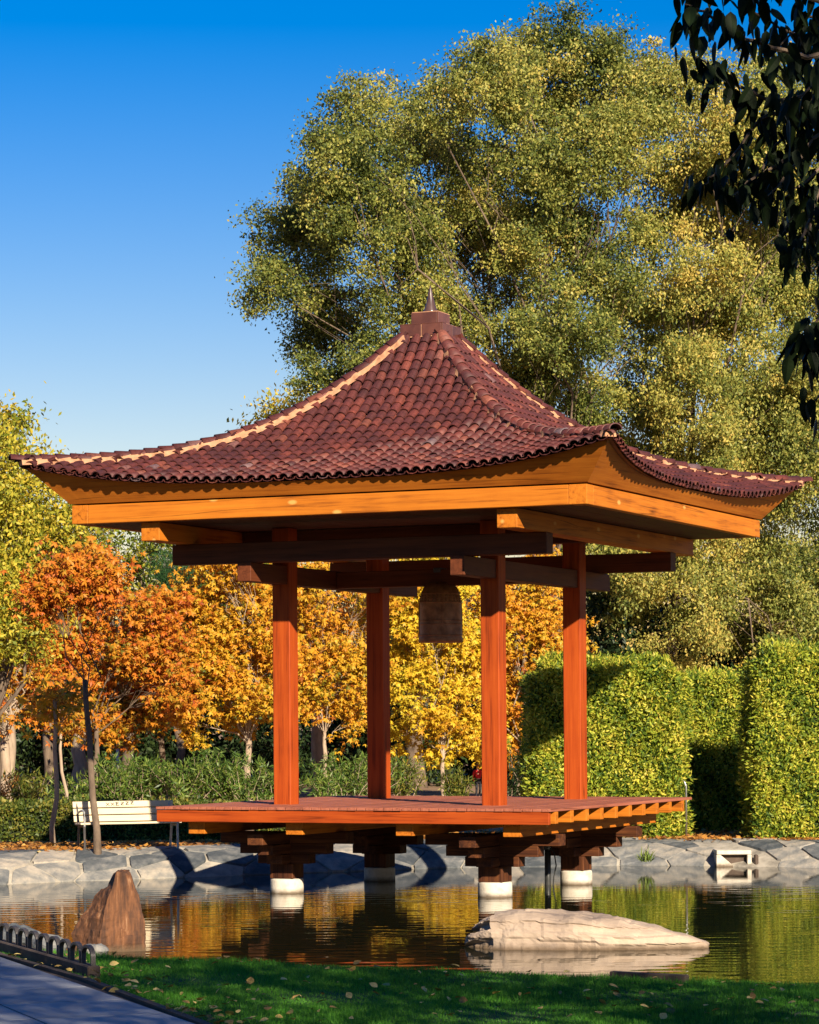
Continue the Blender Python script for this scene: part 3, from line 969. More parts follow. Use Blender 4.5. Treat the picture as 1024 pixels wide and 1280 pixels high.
# ------------------------------------------------------------------ bell
bell = tag(empty('bell', (PX + 0.12, PY - 0.05, 3.765), -YAW), 'large bronze temple bell hanging under the pavilion roof', 'bell')
prof = [(0.285, 0.005), (0.335, 0.0), (0.345, 0.02), (0.338, 0.07), (0.328, 0.10), (0.326, 0.4), (0.318, 0.62), (0.30, 0.74), (0.265, 0.83), (0.20, 0.90), (0.10, 0.935), (0.03, 0.94)]
G().lathe(prof, 40).build('body', M['bronze'], bell, smooth=True)
for z, r, h in ((0.10, 0.331, 0.018), (0.27, 0.331, 0.014), (0.325, 0.331, 0.014), (0.60, 0.324, 0.016), (0.74, 0.303, 0.014)):
    G().lathe([(r, 0), (r + 0.009, 0.004), (r + 0.009, h - 0.004), (r, h)], 40, (0, 0, z)).build('band', M['bronze'], bell, smooth=True)
for a in range(4):
    w = a * math.pi / 2 + 0.5
    c, s = math.cos(w), math.sin(w)
    G().tube([(0.329 * c, 0.329 * s, 0.12), (0.331 * c, 0.331 * s, 0.4), (0.322 * c, 0.322 * s, 0.60)], 0.009, 5).build('rib', M['bronze'], bell)
stud = G().lathe([(0.014, 0), (0.012, 0.012), (0.006, 0.019)], 7).mesh('stud'); stud.materials.append(M['bronze'])
for a in range(28):
    for j in range(3):
        w = a * 2 * math.pi / 28
        z = 0.632 + 0.036 * j
        r = np.interp(z, [0.62, 0.74], [0.316, 0.298])
        o = link('stud', stud, None, bell)
        o.matrix_local = Matrix.Translation((r * math.cos(w), r * math.sin(w), z)) @ Matrix.Rotation(w, 4, 'Z') @ Matrix.Rotation(math.pi / 2 - 0.12, 4, 'Y')
pts = [(0.12 * math.cos(w), 0, 0.93 + 0.13 * math.sin(w)) for w in np.linspace(0, math.pi, 9)]
G().tube(pts, 0.032, 8).build('crown_loop', M['bronze'], bell, smooth=True)
G().tube([(-0.10, 0.09, 1.10), (-0.05, 0.05, 1.03), (0.05, -0.05, 1.03), (0.10, -0.09, 1.10)], 0.022, 6).build('hanger', M['iron'], bell)
G().box(-0.06, 0.06, -0.14, 0.14, 1.065, 1.14, 0.01).build('hanger_plate', M['iron'], bell)

# ------------------------------------------------------------------ vegetation builders
def sphere_pts(n, rng, rmin=0.0):
    v = unit(rng.normal(size=(n, 3)))
    r = rng.uniform(rmin ** 3, 1, n) ** (1 / 3)
    return v * r[:, None]


def curve(a, b, sag, n, rng, wob=0.0):
    a, b = np.array(a, float), np.array(b, float)
    L = np.linalg.norm(b - a)
    out = []
    for i in range(n + 1):
        t = i / n
        p = a + (b - a) * t + np.array([0, 0, sag * L * math.sin(math.pi * t)])
        if 0 < i < n: p = p + rng.normal(0, wob * L, 3)
        out.append(p)
    return out


def leaves_at(c, rng, L, W, droop=0.3, tint=None):
    """one rhombus leaf for each row of c"""
    n = len(c)
    ax = rng.normal(size=(n, 3)); ax[:, 2] -= droop * 2
    ax = unit(ax)
    sd = unit(np.cross(ax, rng.normal(size=(n, 3))))
    sc = rng.uniform(0.65, 1.3, n)
    return leaf_quads(c, ax, sd, L * sc, W * sc)


def palmate_at(c, rng, L, W, k=5):
    """hand-shaped leaves: k drooping leaflets from each point of c"""
    n = len(c)
    up = unit(rng.normal(0, 0.45, (n, 3)) + np.array([0, -0.35, 0.75]))
    a = unit(np.cross(up, rng.normal(size=(n, 3))))
    b = np.cross(up, a)
    sc = rng.uniform(0.7, 1.25, n)
    out = []
    for j in range(k):
        w = 2 * math.pi * j / k + rng.normal(0, 0.15, n)
        ax = unit(a * np.cos(w)[:, None] + b * np.sin(w)[:, None] - up * rng.uniform(0.15, 0.8, n)[:, None] + np.array([0, 0, -0.25]))
        sd = unit(np.cross(ax, up))
        out.append(leaf_quads(c, ax, sd, L * sc, W * sc))
    return np.concatenate(out, 0), np.tile(np.arange(n), k)


def tree(name, label, cat, base, fork, lobes, nclump, nleaf, L, W, mat, bark, rad, seed, group=None, palmate=False, sigma=0.34,
         shell=0.35, lean=None, tbias=None, droop=0.3, twigs=2, tspread=0.16, trunk_sides=9, hier=0, hr=0.42):
    """base (x,y,z) ground point, fork height; lobes = (x,y,z,r,rz, nscale); leaves gather in clumps inside each lobe"""
    rng = np.random.default_rng(seed)
    base = np.array(base, float)
    t = tag(empty(name, base), label, cat, group)
    top = np.array(lean, float) if lean is not None else base + np.array([rng.normal(0, 0.02), rng.normal(0, 0.02), fork])
    tp = curve(base - np.array([0, 0, 0.1]), top, 0.0, 6, rng, 0.012 if lean is None else 0.004)
    tr = [rad * q for q in (1.35, 1.08, 1.0, 0.95, 0.88, 0.82, 0.74)]
    G().tube([p - base for p in tp], tr, trunk_sides).build('trunk', bark, t, smooth=True)
    gb = G()
    V, T = [], []
    tot = sum(l[3] ** 2 for l in lobes)
    for (x, y, z, r, rz) in lobes:
        c = np.array([x, y, z])
        s = rng.uniform(0.7, 1.0)
        root = tp[3] + (tp[6] - tp[3]) * s
        lp = curve(root, c, 0.10, 5, rng, 0.055)
        lr = rad * (0.30 if hier > 8 else 0.42) * min(1.0, 0.5 + r / 5)
        gb.tube([p - base for p in lp], [lr * q for q in (1, 0.85, 0.7, 0.55, 0.42, 0.3)], 6, caps=False)
        k = max(4, int(nclump * len(lobes) * r ** 2 / tot))
        if hier:                                # leaf clumps gather round the ends of side limbs, with gaps between
            hc = unit(rng.normal(size=(hier, 3))) * rng.uniform(0.45, 0.85, (hier, 1))
            pick = rng.integers(0, hier, k)
            cc = (hc[pick] + sphere_pts(k, rng, shell) * hr) * np.array([r, r, rz]) + c
            htint = rng.normal(0, 0.09, hier)
        else:
            cc = sphere_pts(k, rng, shell) * np.array([r, r, rz]) + c
            pick, htint = np.zeros(k, int), np.zeros(1)
        for q in cc[::max(1, int(len(cc) / max(1, twigs * 6)))]:
            m0 = lp[int(rng.integers(2, 6))]
            gb.tube([p - base for p in curve(m0, q, 0.08, 4, rng, 0.07)], [lr * w for w in (0.34, 0.25, 0.18, 0.12, 0.06)], 4, caps=False)
        for qi, q in enumerate(cc):
            sg = sigma * rng.uniform(0.6, 1.35)
            m = max(3, int(nleaf * rng.uniform(0.5, 1.4)))
            pts = q + rng.normal(0, 1, (m, 3)) * np.array([sg, sg, sg * 0.72])
            ct = rng.normal(0.5, tspread) + htint[pick[qi]]
            if tbias is not None: ct += tbias(q)
            tint = ct + rng.normal(0, 0.16, m)
            if palmate:
                v, idx = palmate_at(pts, rng, L, W)
                V.append(v); T.append(tint[idx] + rng.normal(0, 0.05, len(idx)))
            else:
                V.append(leaves_at(pts, rng, L, W, droop)); T.append(tint)
    gb.build('branches', bark, t, smooth=True)
    V = np.concatenate(V, 0) - base
    crown = quad_mesh('crown', V, 4, np.concatenate(T), mat, t)
    return t


def lobes_px(lst, Y, jit, seed):
    rng = np.random.default_rng(seed)
    out = []
    for l in lst:
        px, py, r = l[:3]
        dy = l[3] if len(l) > 3 else rng.uniform(-jit, jit)
        Yl = Y + dy
        p = at_d(px, py, Yl)
        rr = r / F * Yl
        out.append((p[0], p[1], p[2], rr, rr * (l[4] if len(l) > 4 else 1.0)))
    return out


def ground_at(px, Y, z=None):
    x = (px - 512) / F * Y
    return (x, Y, gz(x, Y) if z is None else z)


# the two great trees behind the pavilion
BIGY = 96.0
A_ = [(690, 100, 86), (645, 95, 62), (735, 95, 64), (610, 122, 82), (770, 105, 74), (530, 150, 72), (462, 158, 62), (420, 205, 62), (395, 262, 66), (348, 300, 48), (338, 362, 44),
      (380, 345, 66), (420, 415, 66), (470, 260, 80), (545, 240, 92), (640, 215, 96), (720, 205, 92), (500, 350, 84), (590, 335, 92), (680, 310, 90),
      (745, 300, 70), (555, 430, 80), (640, 425, 84), (715, 410, 74), (470, 462, 52), (690, 490, 66), (600, 500, 70), (740, 505, 54), (395, 470, 34), (800, 180, 56), (790, 420, 50), (770, 360, 50)]
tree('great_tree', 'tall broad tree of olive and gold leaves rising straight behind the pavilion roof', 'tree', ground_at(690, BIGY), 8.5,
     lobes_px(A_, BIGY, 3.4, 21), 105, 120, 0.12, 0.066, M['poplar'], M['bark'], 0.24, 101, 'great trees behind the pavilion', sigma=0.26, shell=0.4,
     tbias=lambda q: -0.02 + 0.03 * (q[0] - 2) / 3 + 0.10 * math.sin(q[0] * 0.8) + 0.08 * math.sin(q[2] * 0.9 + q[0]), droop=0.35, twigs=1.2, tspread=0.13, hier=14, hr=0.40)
B_ = [(860, 110, 72), (925, 150, 86), (1000, 190, 90), (1090, 260, 100), (850, 205, 66), (930, 265, 90), (1010, 320, 96), (1110, 400, 110), (870, 330, 66),
      (940, 395, 84), (1020, 450, 90), (860, 470, 70), (935, 520, 84), (850, 565, 70), (1010, 575, 80), (1100, 560, 110), (930, 625, 82), (860, 655, 70),
      (800, 610, 60), (1010, 690, 84), (930, 720, 74), (860, 745, 66), (790, 700, 56), (990, 780, 66), (1080, 740, 100), (770, 760, 50), (900, 800, 56), (815, 270, 46), (810, 400, 52), (790, 540, 56), (760, 600, 50), (830, 830, 50), (980, 840, 60), (745, 690, 46), (700, 700, 40), (720, 640, 44), (900, 420, 66), (965, 470, 66), (1000, 520, 66), (890, 265, 56), (985, 115, 60), (900, 560, 66), (960, 320, 60), (1010, 250, 66), (870, 400, 56), (820, 480, 50)]
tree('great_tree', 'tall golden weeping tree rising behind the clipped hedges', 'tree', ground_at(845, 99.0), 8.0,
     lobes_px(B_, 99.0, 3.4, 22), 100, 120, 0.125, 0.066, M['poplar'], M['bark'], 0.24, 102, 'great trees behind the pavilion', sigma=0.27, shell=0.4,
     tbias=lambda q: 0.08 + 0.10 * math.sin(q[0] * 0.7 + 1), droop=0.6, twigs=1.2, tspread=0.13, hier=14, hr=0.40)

# autumn trees behind the deck
def autumn(px, Y, lst, mat, label, seed, rad=0.11, fork=None, base=None, lean=None, bark='pale_bark', nclump=40, nleaf=24, L=0.128, W=0.052, pal=True, tb=None, gname='autumn trees beyond the pond', name='autumn_tree'):
    b = base if base is not None else ground_at(px, Y)
    lb = lobes_px(lst, Y, 0.7, seed)
    zlo = min(l[2] - l[4] for l in lb)
    f_ = fork if fork is not None else max(1.0, zlo - b[2] + 0.45)
    return tree(name, label, 'tree', b, f_, lb, nclump, nleaf, L, W, M[mat], M[bark], rad, seed, gname, palmate=pal, sigma=0.2 if Y < 60 else 0.24, shell=0.3, hier=6, hr=0.40, lean=lean, tbias=tb, twigs=3, tspread=0.13)


ln = at_d(106, 850, 48.2)
autumn(118, 48.4, [(104, 712, 26), (78, 722, 24), (128, 728, 22), (60, 745, 22)],
       'orange', 'orange red tree with a dark leaning trunk beside the bench', 201, rad=0.056, base=at_z(122, 1066, 0.42), lean=ln, bark='bark', nclump=40, L=0.095, W=0.038,
       tb=lambda q: 0.05 * (q[2] - 4.2))
autumn(120, 78, [(112, 745, 50), (70, 800, 50), (160, 790, 50), (115, 825, 56), (60, 860, 44), (175, 845, 46), (130, 885, 40), (205, 810, 36), (40, 820, 36), (200, 770, 34), (95, 890, 30), (215, 860, 32)],
       'orange', 'orange red tree directly behind the leaning trunk', 211, rad=0.08, bark='bark', tb=lambda q: 0.05 * (q[2] - 4.2))
autumn(64, 50.4, [(60, 885, 20), (84, 875, 18)], 'amber_leaf', 'slim pale sapling with few amber leaves left of the bench', 202, rad=0.045, base=at_z(67, 1056, 0.44), nclump=12, nleaf=9)
autumn(77, 66, [(80, 870, 24), (95, 890, 18), (60, 850, 28)], 'orange', 'thin leaning pale sapling behind the low hedge', 203, rad=0.04, nclump=10, nleaf=9)
autumn(308, 80, [(255, 745, 46), (300, 740, 52), (340, 760, 48), (260, 800, 50), (315, 815, 56), (275, 860, 44), (335, 870, 46), (235, 900, 30), (300, 905, 34), (230, 775, 36), (360, 820, 44), (285, 700, 40)],
       'amber_leaf', 'amber leaved tree with slim trunk left of the foremost columns', 204, tb=lambda q: 0.03 * (q[2] - 4))
autumn(404, 81, [(400, 760, 52), (440, 790, 50), (375, 815, 46), (420, 850, 52), (455, 855, 42), (380, 880, 36), (440, 905, 28), (410, 725, 44), (460, 740, 44)],
       'amber_leaf', 'amber tree with forked pale trunk seen between the left pair of columns', 205, nclump=24, rad=0.07)
autumn(551, 82, [(545, 830, 52), (500, 800, 46), (590, 800, 50), (520, 870, 48), (575, 880, 46), (540, 770, 52), (500, 920, 28), (555, 925, 30), (600, 925, 28), (480, 740, 40), (570, 730, 44), (520, 725, 44)],
       'yellow_leaf', 'bright yellow tree with slim pale trunk under the bell', 206, rad=0.065)
autumn(655, 84, [(650, 780, 48), (680, 740, 46), (640, 840, 46), (675, 830, 48), (650, 900, 42), (685, 890, 40), (665, 935, 30), (620, 750, 44), (700, 790, 40), (610, 880, 34), (630, 930, 24)],
       'amber_leaf', 'amber tree beside the tall clipped hedge', 207, tb=lambda q: 0.08)
autumn(470, 87, [(470, 760, 60), (430, 730, 54), (390, 740, 56), (520, 745, 56), (330, 735, 56), (480, 830, 54), (345, 830, 52), (600, 760, 56), (590, 850, 50), (440, 690, 40), (520, 690, 44), (650, 700, 44), (590, 700, 44)],
       'amber_leaf', 'broad copper orange tree standing behind the other amber trees', 208, rad=0.12, bark='bark', tb=lambda q: 0.22, nclump=22, nleaf=16)
autumn(200, 83, [(190, 850, 50), (215, 790, 48), (170, 900, 36), (225, 880, 40), (140, 880, 40), (240, 840, 44)], 'orange', 'orange tree standing behind the bench hedge', 209, rad=0.10, bark='bark')
autumn(5, 76, [(20, 880, 40), (-20, 850, 50), (30, 830, 40), (-40, 900, 50), (10, 905, 30)], 'orange', 'sparse rust tree with bare grey twigs at the end of the low hedge', 210, rad=0.16, bark='pale_bark', nclump=14, nleaf=9)
# yellow-green tree at the far left and green trees behind
tree('lime_tree', 'yellow green tree with dense fine leaves beyond the orange tree', 'tree', ground_at(-10, 65), 3.0,
     lobes_px([(15, 545, 34), (-20, 590, 60), (30, 615, 50), (60, 660, 44), (10, 690, 62), (-50, 680, 80), (40, 740, 50), (-10, 770, 60), (70, 720, 36), (95, 655, 28), (-60, 780, 70), (30, 800, 36)], 65, 1.2, 31),
     40, 100, 0.13, 0.058, M['lime_leaf'], M['bark'], 0.2, 301, sigma=0.29, shell=0.4, tbias=lambda q: 0.2)
tree('green_tree', 'mid green tree showing under the left eave of the pavilion roof', 'tree', ground_at(150, 98), 3.0,
     lobes_px([(130, 650, 40), (190, 680, 48), (250, 700, 46), (300, 690, 44), (340, 710, 40), (110, 700, 40), (200, 740, 50), (270, 750, 50), (240, 650, 30)], 98, 1.5, 32),
     30, 80, 0.17, 0.07, M['lime_leaf'], M['bark'], 0.2, 302, sigma=0.4, shell=0.4, tbias=lambda q: -0.12)
tree('pine_tree', 'bluish green pine showing between the orange tree and the amber trees', 'tree', ground_at(222, 92), 4.8,
     lobes_px([(222, 712, 24), (210, 735, 20), (235, 730, 18), (222, 760, 26)], 92, 0.5, 33), 22, 140, 0.24, 0.018, M['pine'], M['bark'], 0.13, 303, sigma=0.2, shell=0.1)
# pale far tree tip above the roof hip
tree('pale_tree', 'faint pale yellow treetop far behind the roof hip', 'tree', ground_at(352, 120), 8.0,
     lobes_px([(352, 505, 18), (375, 500, 16), (335, 520, 14), (365, 530, 30), (340, 560, 40)], 120, 1, 34), 16, 40, 0.22, 0.10, M['lime_leaf'], M['bark'], 0.2, 304, sigma=0.5, shell=0.2, tbias=lambda q: 0.35)

# evergreens closing the view; shade below the crowns is in their leaf colour
for i, (px, Y, top, w) in enumerate([(-40, 101, 690, 78), (60, 105, 720, 74), (150, 100, 740, 70), (235, 107, 735, 76), (325, 102, 730, 72), (415, 109, 725, 74), (500, 103, 735, 70), (590, 110, 720, 76), (670, 105, 700, 70), (745, 99, 720, 66), (820, 101, 760, 70), (900, 103, 770, 80), (990, 101, 770, 80)]):
    names = ['end of the low hedge', 'slim sapling', 'bench', 'shrubs by the bench', 'first slim amber trunk', 'forked pale trunk', 'left rear column', 'bell', 'foremost right column', 'tall clipped hedge', 'hedge shoulder', 'hedge recess', 'last hedge block']
    lst = [(px, top + 40, w * 0.7), (px - 22, top + 110, w * 0.8), (px + 22, top + 120, w * 0.8), (px, top + 190, w * 0.85), (px - 30, 945, w * 0.5), (px + 30, 950, w * 0.5), (px, 925, w * 0.7)]
    tree('evergreen_tree', 'dark evergreen tree far back in line with the ' + names[i], 'tree', ground_at(px + 6, Y), 1.6, lobes_px(lst, Y, 1.4, 40 + i),
         30, 60, 0.24, 0.11, M['evergreen'], M['bark'], 0.17, 400 + i, 'dark evergreens behind the autumn trees', sigma=0.42, shell=0.2)

# bare trunks standing in the shade behind the low hedge
for px, Y, h, r, lab, bk in [(6, 89, 2.6, 0.25, 'thick pale trunk at the end of the low hedge', 'pale_bark'), (61, 93, 2.6, 0.19, 'brown trunk just behind the slim sapling', 'bark'),
                             (95, 91, 2.6, 0.23, 'pale blotched trunk left of the leaning tree', 'pale_bark'), (156, 95, 2.6, 0.18, 'reddish brown trunk right of the leaning tree', 'bark'),
                             (398, 89, 2.6, 0.23, 'mottled thick trunk just behind the forked amber tree', 'pale_bark'), (519, 99, 2.6, 0.32, 'thick dark trunk behind the left rear column', 'bark')]:
    b = np.array(ground_at(px, Y))
    rg = np.random.default_rng(int(px) + 900)
    t = tag(empty('tree', b), lab, 'tree', 'bare trunks behind the low hedge')
    tp = curve((0, 0, -0.1), (rg.normal(0, 0.08), 0, h), 0, 7, rg, 0.012)
    G().tube(tp, [r * q for q in (1.3, 1.08, 1, 0.97, 0.95, 0.92, 0.88, 0.8)], 12).build('trunk', M[bk], t, smooth=True)
    gb = G()
    V, T = [], []
    for _ in range(5):
        e = np.array([rg.normal(0, 0.9), rg.normal(0, 0.6), h + rg.uniform(0.6, 1.6)])
        gb.tube(curve(tp[-1], e, 0.05, 4, rg, 0.03), [r * w for w in (0.45, 0.3, 0.2, 0.12, 0.06)], 5)
        q = e + rg.normal(0, 0.35, (60, 3))
        V.append(leaves_at(q, rg, 0.2, 0.09, 0.4)); T.append(rg.normal(0.4, 0.2, 60))
    gb.build('branches', M[bk], t)
    quad_mesh('crown', np.concatenate(V), 4, np.concatenate(T), M['evergreen'], t)

# ------------------------------------------------------------------ hedges
def hedge(name, label, x0, x1, y0, y1, z1, dens, L, W, mat, seed, rough=0.08, group=None, round_=0.32):
    """clipped block: twiggy core and a leafy skin on front, sides and top"""
    rng = np.random.default_rng(seed)
    zb = gz((x0 + x1) / 2, y0)
    b = np.array([(x0 + x1) / 2, (y0 + y1) / 2, zb])
    t = tag(empty(name, b), label, 'hedge', group)
    hx, hy, hz = (x1 - x0) / 2, (y1 - y0) / 2, z1 - zb
    g = G().box(-hx + 0.14, hx - 0.14, -hy + 0.14, hy - 0.14, 0.0, hz - 0.16, 0.10)
    g.build('core', M['core'], t)
    faces = [('f', 2 * hx * hz), ('b', 2 * hx * hz * 0.5), ('l', 2 * hy * hz), ('r', 2 * hy * hz), ('t', 4 * hx * hy)]
    V, T = [], []
    for f_, A in faces:
        n = int(A * dens)
        a, c = rng.uniform(-1, 1, n), rng.uniform(0, 1, n)
        if f_ == 'f': P = np.stack([a * hx, np.full(n, -hy), c * hz], 1); N = np.tile([0, -1.0, 0], (n, 1))
        if f_ == 'b': P = np.stack([a * hx, np.full(n, hy), c * hz], 1); N = np.tile([0, 1.0, 0], (n, 1))
        if f_ == 'l': P = np.stack([np.full(n, -hx), a * hy, c * hz], 1); N = np.tile([-1.0, 0, 0], (n, 1))
        if f_ == 'r': P = np.stack([np.full(n, hx), a * hy, c * hz], 1); N = np.tile([1.0, 0, 0], (n, 1))
        if f_ == 't': P = np.stack([a * hx, (c * 2 - 1) * hy, np.full(n, hz)], 1); N = np.tile([0, 0, 1.0], (n, 1))
        # round the shoulders and let the skin bulge
        ex_, ez_ = np.maximum(np.abs(P[:, 0]) - (hx - round_), 0) / round_, np.maximum(P[:, 2] - (hz - round_), 0) / round_
        k = 1 - (1 - 1 / np.sqrt(1 + np.minimum(ex_, 1) ** 2 * np.minimum(ez_, 1) ** 2)) * 1.0
        pull = np.minimum(ex_, 1) * np.minimum(ez_, 1) * round_ * 0.45
        P[:, 0] -= np.sign(P[:, 0]) * pull; P[:, 2] -= pull
        bul = 0.035 * np.sin(P[:, 0] * 3.1 + seed) + 0.035 * np.sin(P[:, 2] * 2.7 + P[:, 0] * 1.3) + 0.04 * np.sin(P[:, 1] * 4)
        P = P + N * (bul + rng.normal(0, rough, n) - 0.05)[:, None]
        ax = unit(N * 0.7 + rng.normal(0, 0.75, (n, 3)) + np.array([0, 0, 0.15]))
        sd = unit(np.cross(ax, unit(N + rng.normal(0, 0.5, (n, 3))) + 1e-3))
        sc = rng.uniform(0.7, 1.4, n)
        V.append(leaf_quads(P, ax, sd, L * sc, W * sc))
        clump = 0.12 * np.sin(P[:, 0] * 5.1 + P[:, 2] * 4.3) + 0.10 * np.sin(P[:, 0] * 11 - P[:, 2] * 9 + P[:, 1] * 7)
        T.append(0.5 + clump + rng.normal(0, 0.22, n))
    quad_mesh('foliage', np.concatenate(V), 4, np.concatenate(T), M[mat], t)
    return t


HP = dict(group='tall clipped hedges')
hx0, hx1 = at_d(668, 900, 52.0)[0], at_d(852, 900, 52.0)[0]
hedge('tall_hedge', 'tall clipped hedge block crossed by the roof shadow beside the pavilion', hx0, hx1, 52.0, 54.3, at_d(760, 830, 52.0)[2], 3300, 0.082, 0.030, 'bamboo', 501, **HP)
hx0 = at_d(845, 900, 55.7)[0]
hedge('tall_hedge', 'low middle stretch of tall hedge set back in deep shade', hx0, hx0 + 3.6, 55.7, 57.0, at_d(900, 848, 55.7)[2], 3300, 0.082, 0.030, 'bamboo', 502, **HP)
hx0 = at_d(946, 900, 50.9)[0]
hedge('tall_hedge', 'tallest clipped hedge block beyond the drain outlet', hx0, hx0 + 3.8, 50.9, 52.0, at_d(990, 814, 50.9)[2], 3300, 0.082, 0.030, 'bamboo', 503, **HP)
hx0, hx1 = at_d(-120, 1000, 59.5)[0], at_d(300, 1000, 59.5)[0]
hedge('low_hedge', 'long low clipped hedge running behind the bench', hx0, hx1, 59.5, 60.4, at_d(150, 1006, 59.5)[2], 1500, 0.075, 0.042, 'box', 504, rough=0.05, round_=0.12)
hedge('low_hedge', 'low clipped hedge hidden beyond the deck', hx1 + 0.3, hx1 + 3.8, 60.0, 60.8, 0.8, 900, 0.085, 0.045, 'box', 505, rough=0.05, round_=0.12)


# oleander shrubs and dry shrubs behind the low hedge
def shrub(px, Y, h, w, nst, mat, label, seed, L=0.17, W=0.035):
    rng = np.random.default_rng(seed)
    b = np.array(ground_at(px, Y))
    t = tag(empty('shrub', b), label, 'shrub', 'shrubs behind the low hedge')
    gb = G(); V, T = [], []
    for _ in range(nst):
        e = np.array([rng.normal(0, w), rng.normal(0, w * 0.7), h * rng.uniform(0.6, 1.1)])
        st = curve((rng.normal(0, w * 0.4), rng.normal(0, w * 0.3), -0.05), e, 0.03, 5, rng, 0.02)
        gb.tube(st, [0.012, 0.011, 0.010, 0.008, 0.006, 0.004], 4)
        for q in st[2:]:
            n = 16
            pts = q + rng.normal(0, 0.05, (n, 3))
            ax = unit(rng.normal(0, 0.8, (n, 3)) + np.array([0, -0.15, 0.55]))
            sd = unit(np.cross(ax, rng.normal(size=(n, 3))))
            sc = rng.uniform(0.6, 1.3, n)
            V.append(leaf_quads(pts, ax, sd, L * sc, W * sc)); T.append(rng.normal(0.55, 0.22, n))
    gb.build('stems', M['pale_bark'], t)
    quad_mesh('foliage', np.concatenate(V), 4, np.concatenate(T), M[mat], t)


sh = [(-20, 71.0, 0.93, 0.54, 29, 'litter', 'rusty dry shrub at the end of the low hedge'), (28, 71.5, 0.93, 0.50, 29, 'box', 'olive dry shrub between the pale trunk and the saplings'),
      (100, 71.0, 0.83, 0.48, 23, 'oleander', 'small oleander shrub just left of the leaning trunk'), (140, 71.2, 1.23, 0.50, 34, 'oleander', 'oleander shrub above the middle of the bench'),
      (180, 71.6, 1.32, 0.48, 34, 'oleander', 'oleander shrub above the end of the bench'), (222, 71.2, 1.27, 0.50, 34, 'oleander', 'oleander shrub over the left deck corner'),
      (262, 71.6, 1.42, 0.48, 36, 'oleander', 'tall oleander shrub between deck corner and amber trunk'), (300, 71.1, 1.18, 0.48, 34, 'oleander', 'oleander shrub at the foot of the slim amber trunk'),
      (335, 71.6, 1.18, 0.46, 29, 'oleander', 'oleander shrub touching the left foremost column'), (425, 76.0, 1.23, 0.50, 32, 'oleander', 'oleander shrub between the left pair of columns'),
      (455, 78.0, 1.27, 0.50, 32, 'oleander', 'oleander shrub against the left rear column'), (500, 80.0, 1.08, 0.48, 29, 'box', 'dull shrub right of the left rear column'),
      (566, 72, 1.0, 0.30, 22, 'box', 'dull shrub beside the person in red'), (400, 74.0, 0.88, 0.24, 13, 'oleander', 'small sprouting plant at the forked amber trunk'),
      (648, 72, 1.4, 0.45, 28, 'evergreen', 'dark shrub between the right pair of columns')]
for i, a in enumerate(sh): shrub(*a, 600 + i)

# litter on the far ground and small bank plants
rl = np.random.default_rng(77)
n = 16000
x = rl.uniform(-9, 9, n)
y0 = np.interp(x, TX, TY)
y = y0 - 0.2 + np.abs(rl.normal(0, 1.0, n)) * np.where(x < 0, 4.5, 2.2)
c = np.stack([x, y, np.array([gz(a, b) for a, b in zip(x, y)]) + 0.006 + rl.uniform(0, 0.03, n)], 1)
w = rl.uniform(0, 2 * math.pi, n)
ax = np.stack([np.cos(w), np.sin(w), rl.normal(0, 0.25, n)], 1); sd = unit(np.cross(ax, np.array([0, 0, 1.0]) + rl.normal(0, 0.35, (n, 3))))
leafs = quad_mesh('leaf_litter', leaf_quads(c, unit(ax), sd, rl.uniform(0.07, 0.15, n), rl.uniform(0.04, 0.09, n)), 4, rl.normal(0.5, 0.25, n), M['litter'])
tag(leafs, 'orange and brown fallen leaves covering the ground along the hedges', 'leaf litter', kind='stuff')
for i, (px, py, n, h, lab) in enumerate([(152, 1079, 30, 0.2, 'small green tuft growing on the left stone bank'), (808, 1078, 34, 0.26, 'small green tuft growing at the waterline of the right bank'), (815, 1046, 30, 0.25, 'low green tuft at the foot of the shadow crossed hedge')]):
    b = at_z(px, py, 0.12 if py > 1050 else 0.40)
    rng = np.random.default_rng(700 + i)
    pts = rng.normal(0, 0.05, (n, 3)) * np.array([1, 1, 0.1])
    ax = unit(rng.normal(0, 0.4, (n, 3)) + np.array([0, 0, 1.0])); sd = unit(np.cross(ax, rng.normal(size=(n, 3))))
    o = quad_mesh('bank_plant', leaf_quads(pts, ax, sd, np.full(n, h) * rng.uniform(0.6, 1.2, n), np.full(n, 0.03)), 4, rng.normal(0.7, 0.15, n), M['oleander'])
    o.location = b
    tag(o, lab, 'plant')

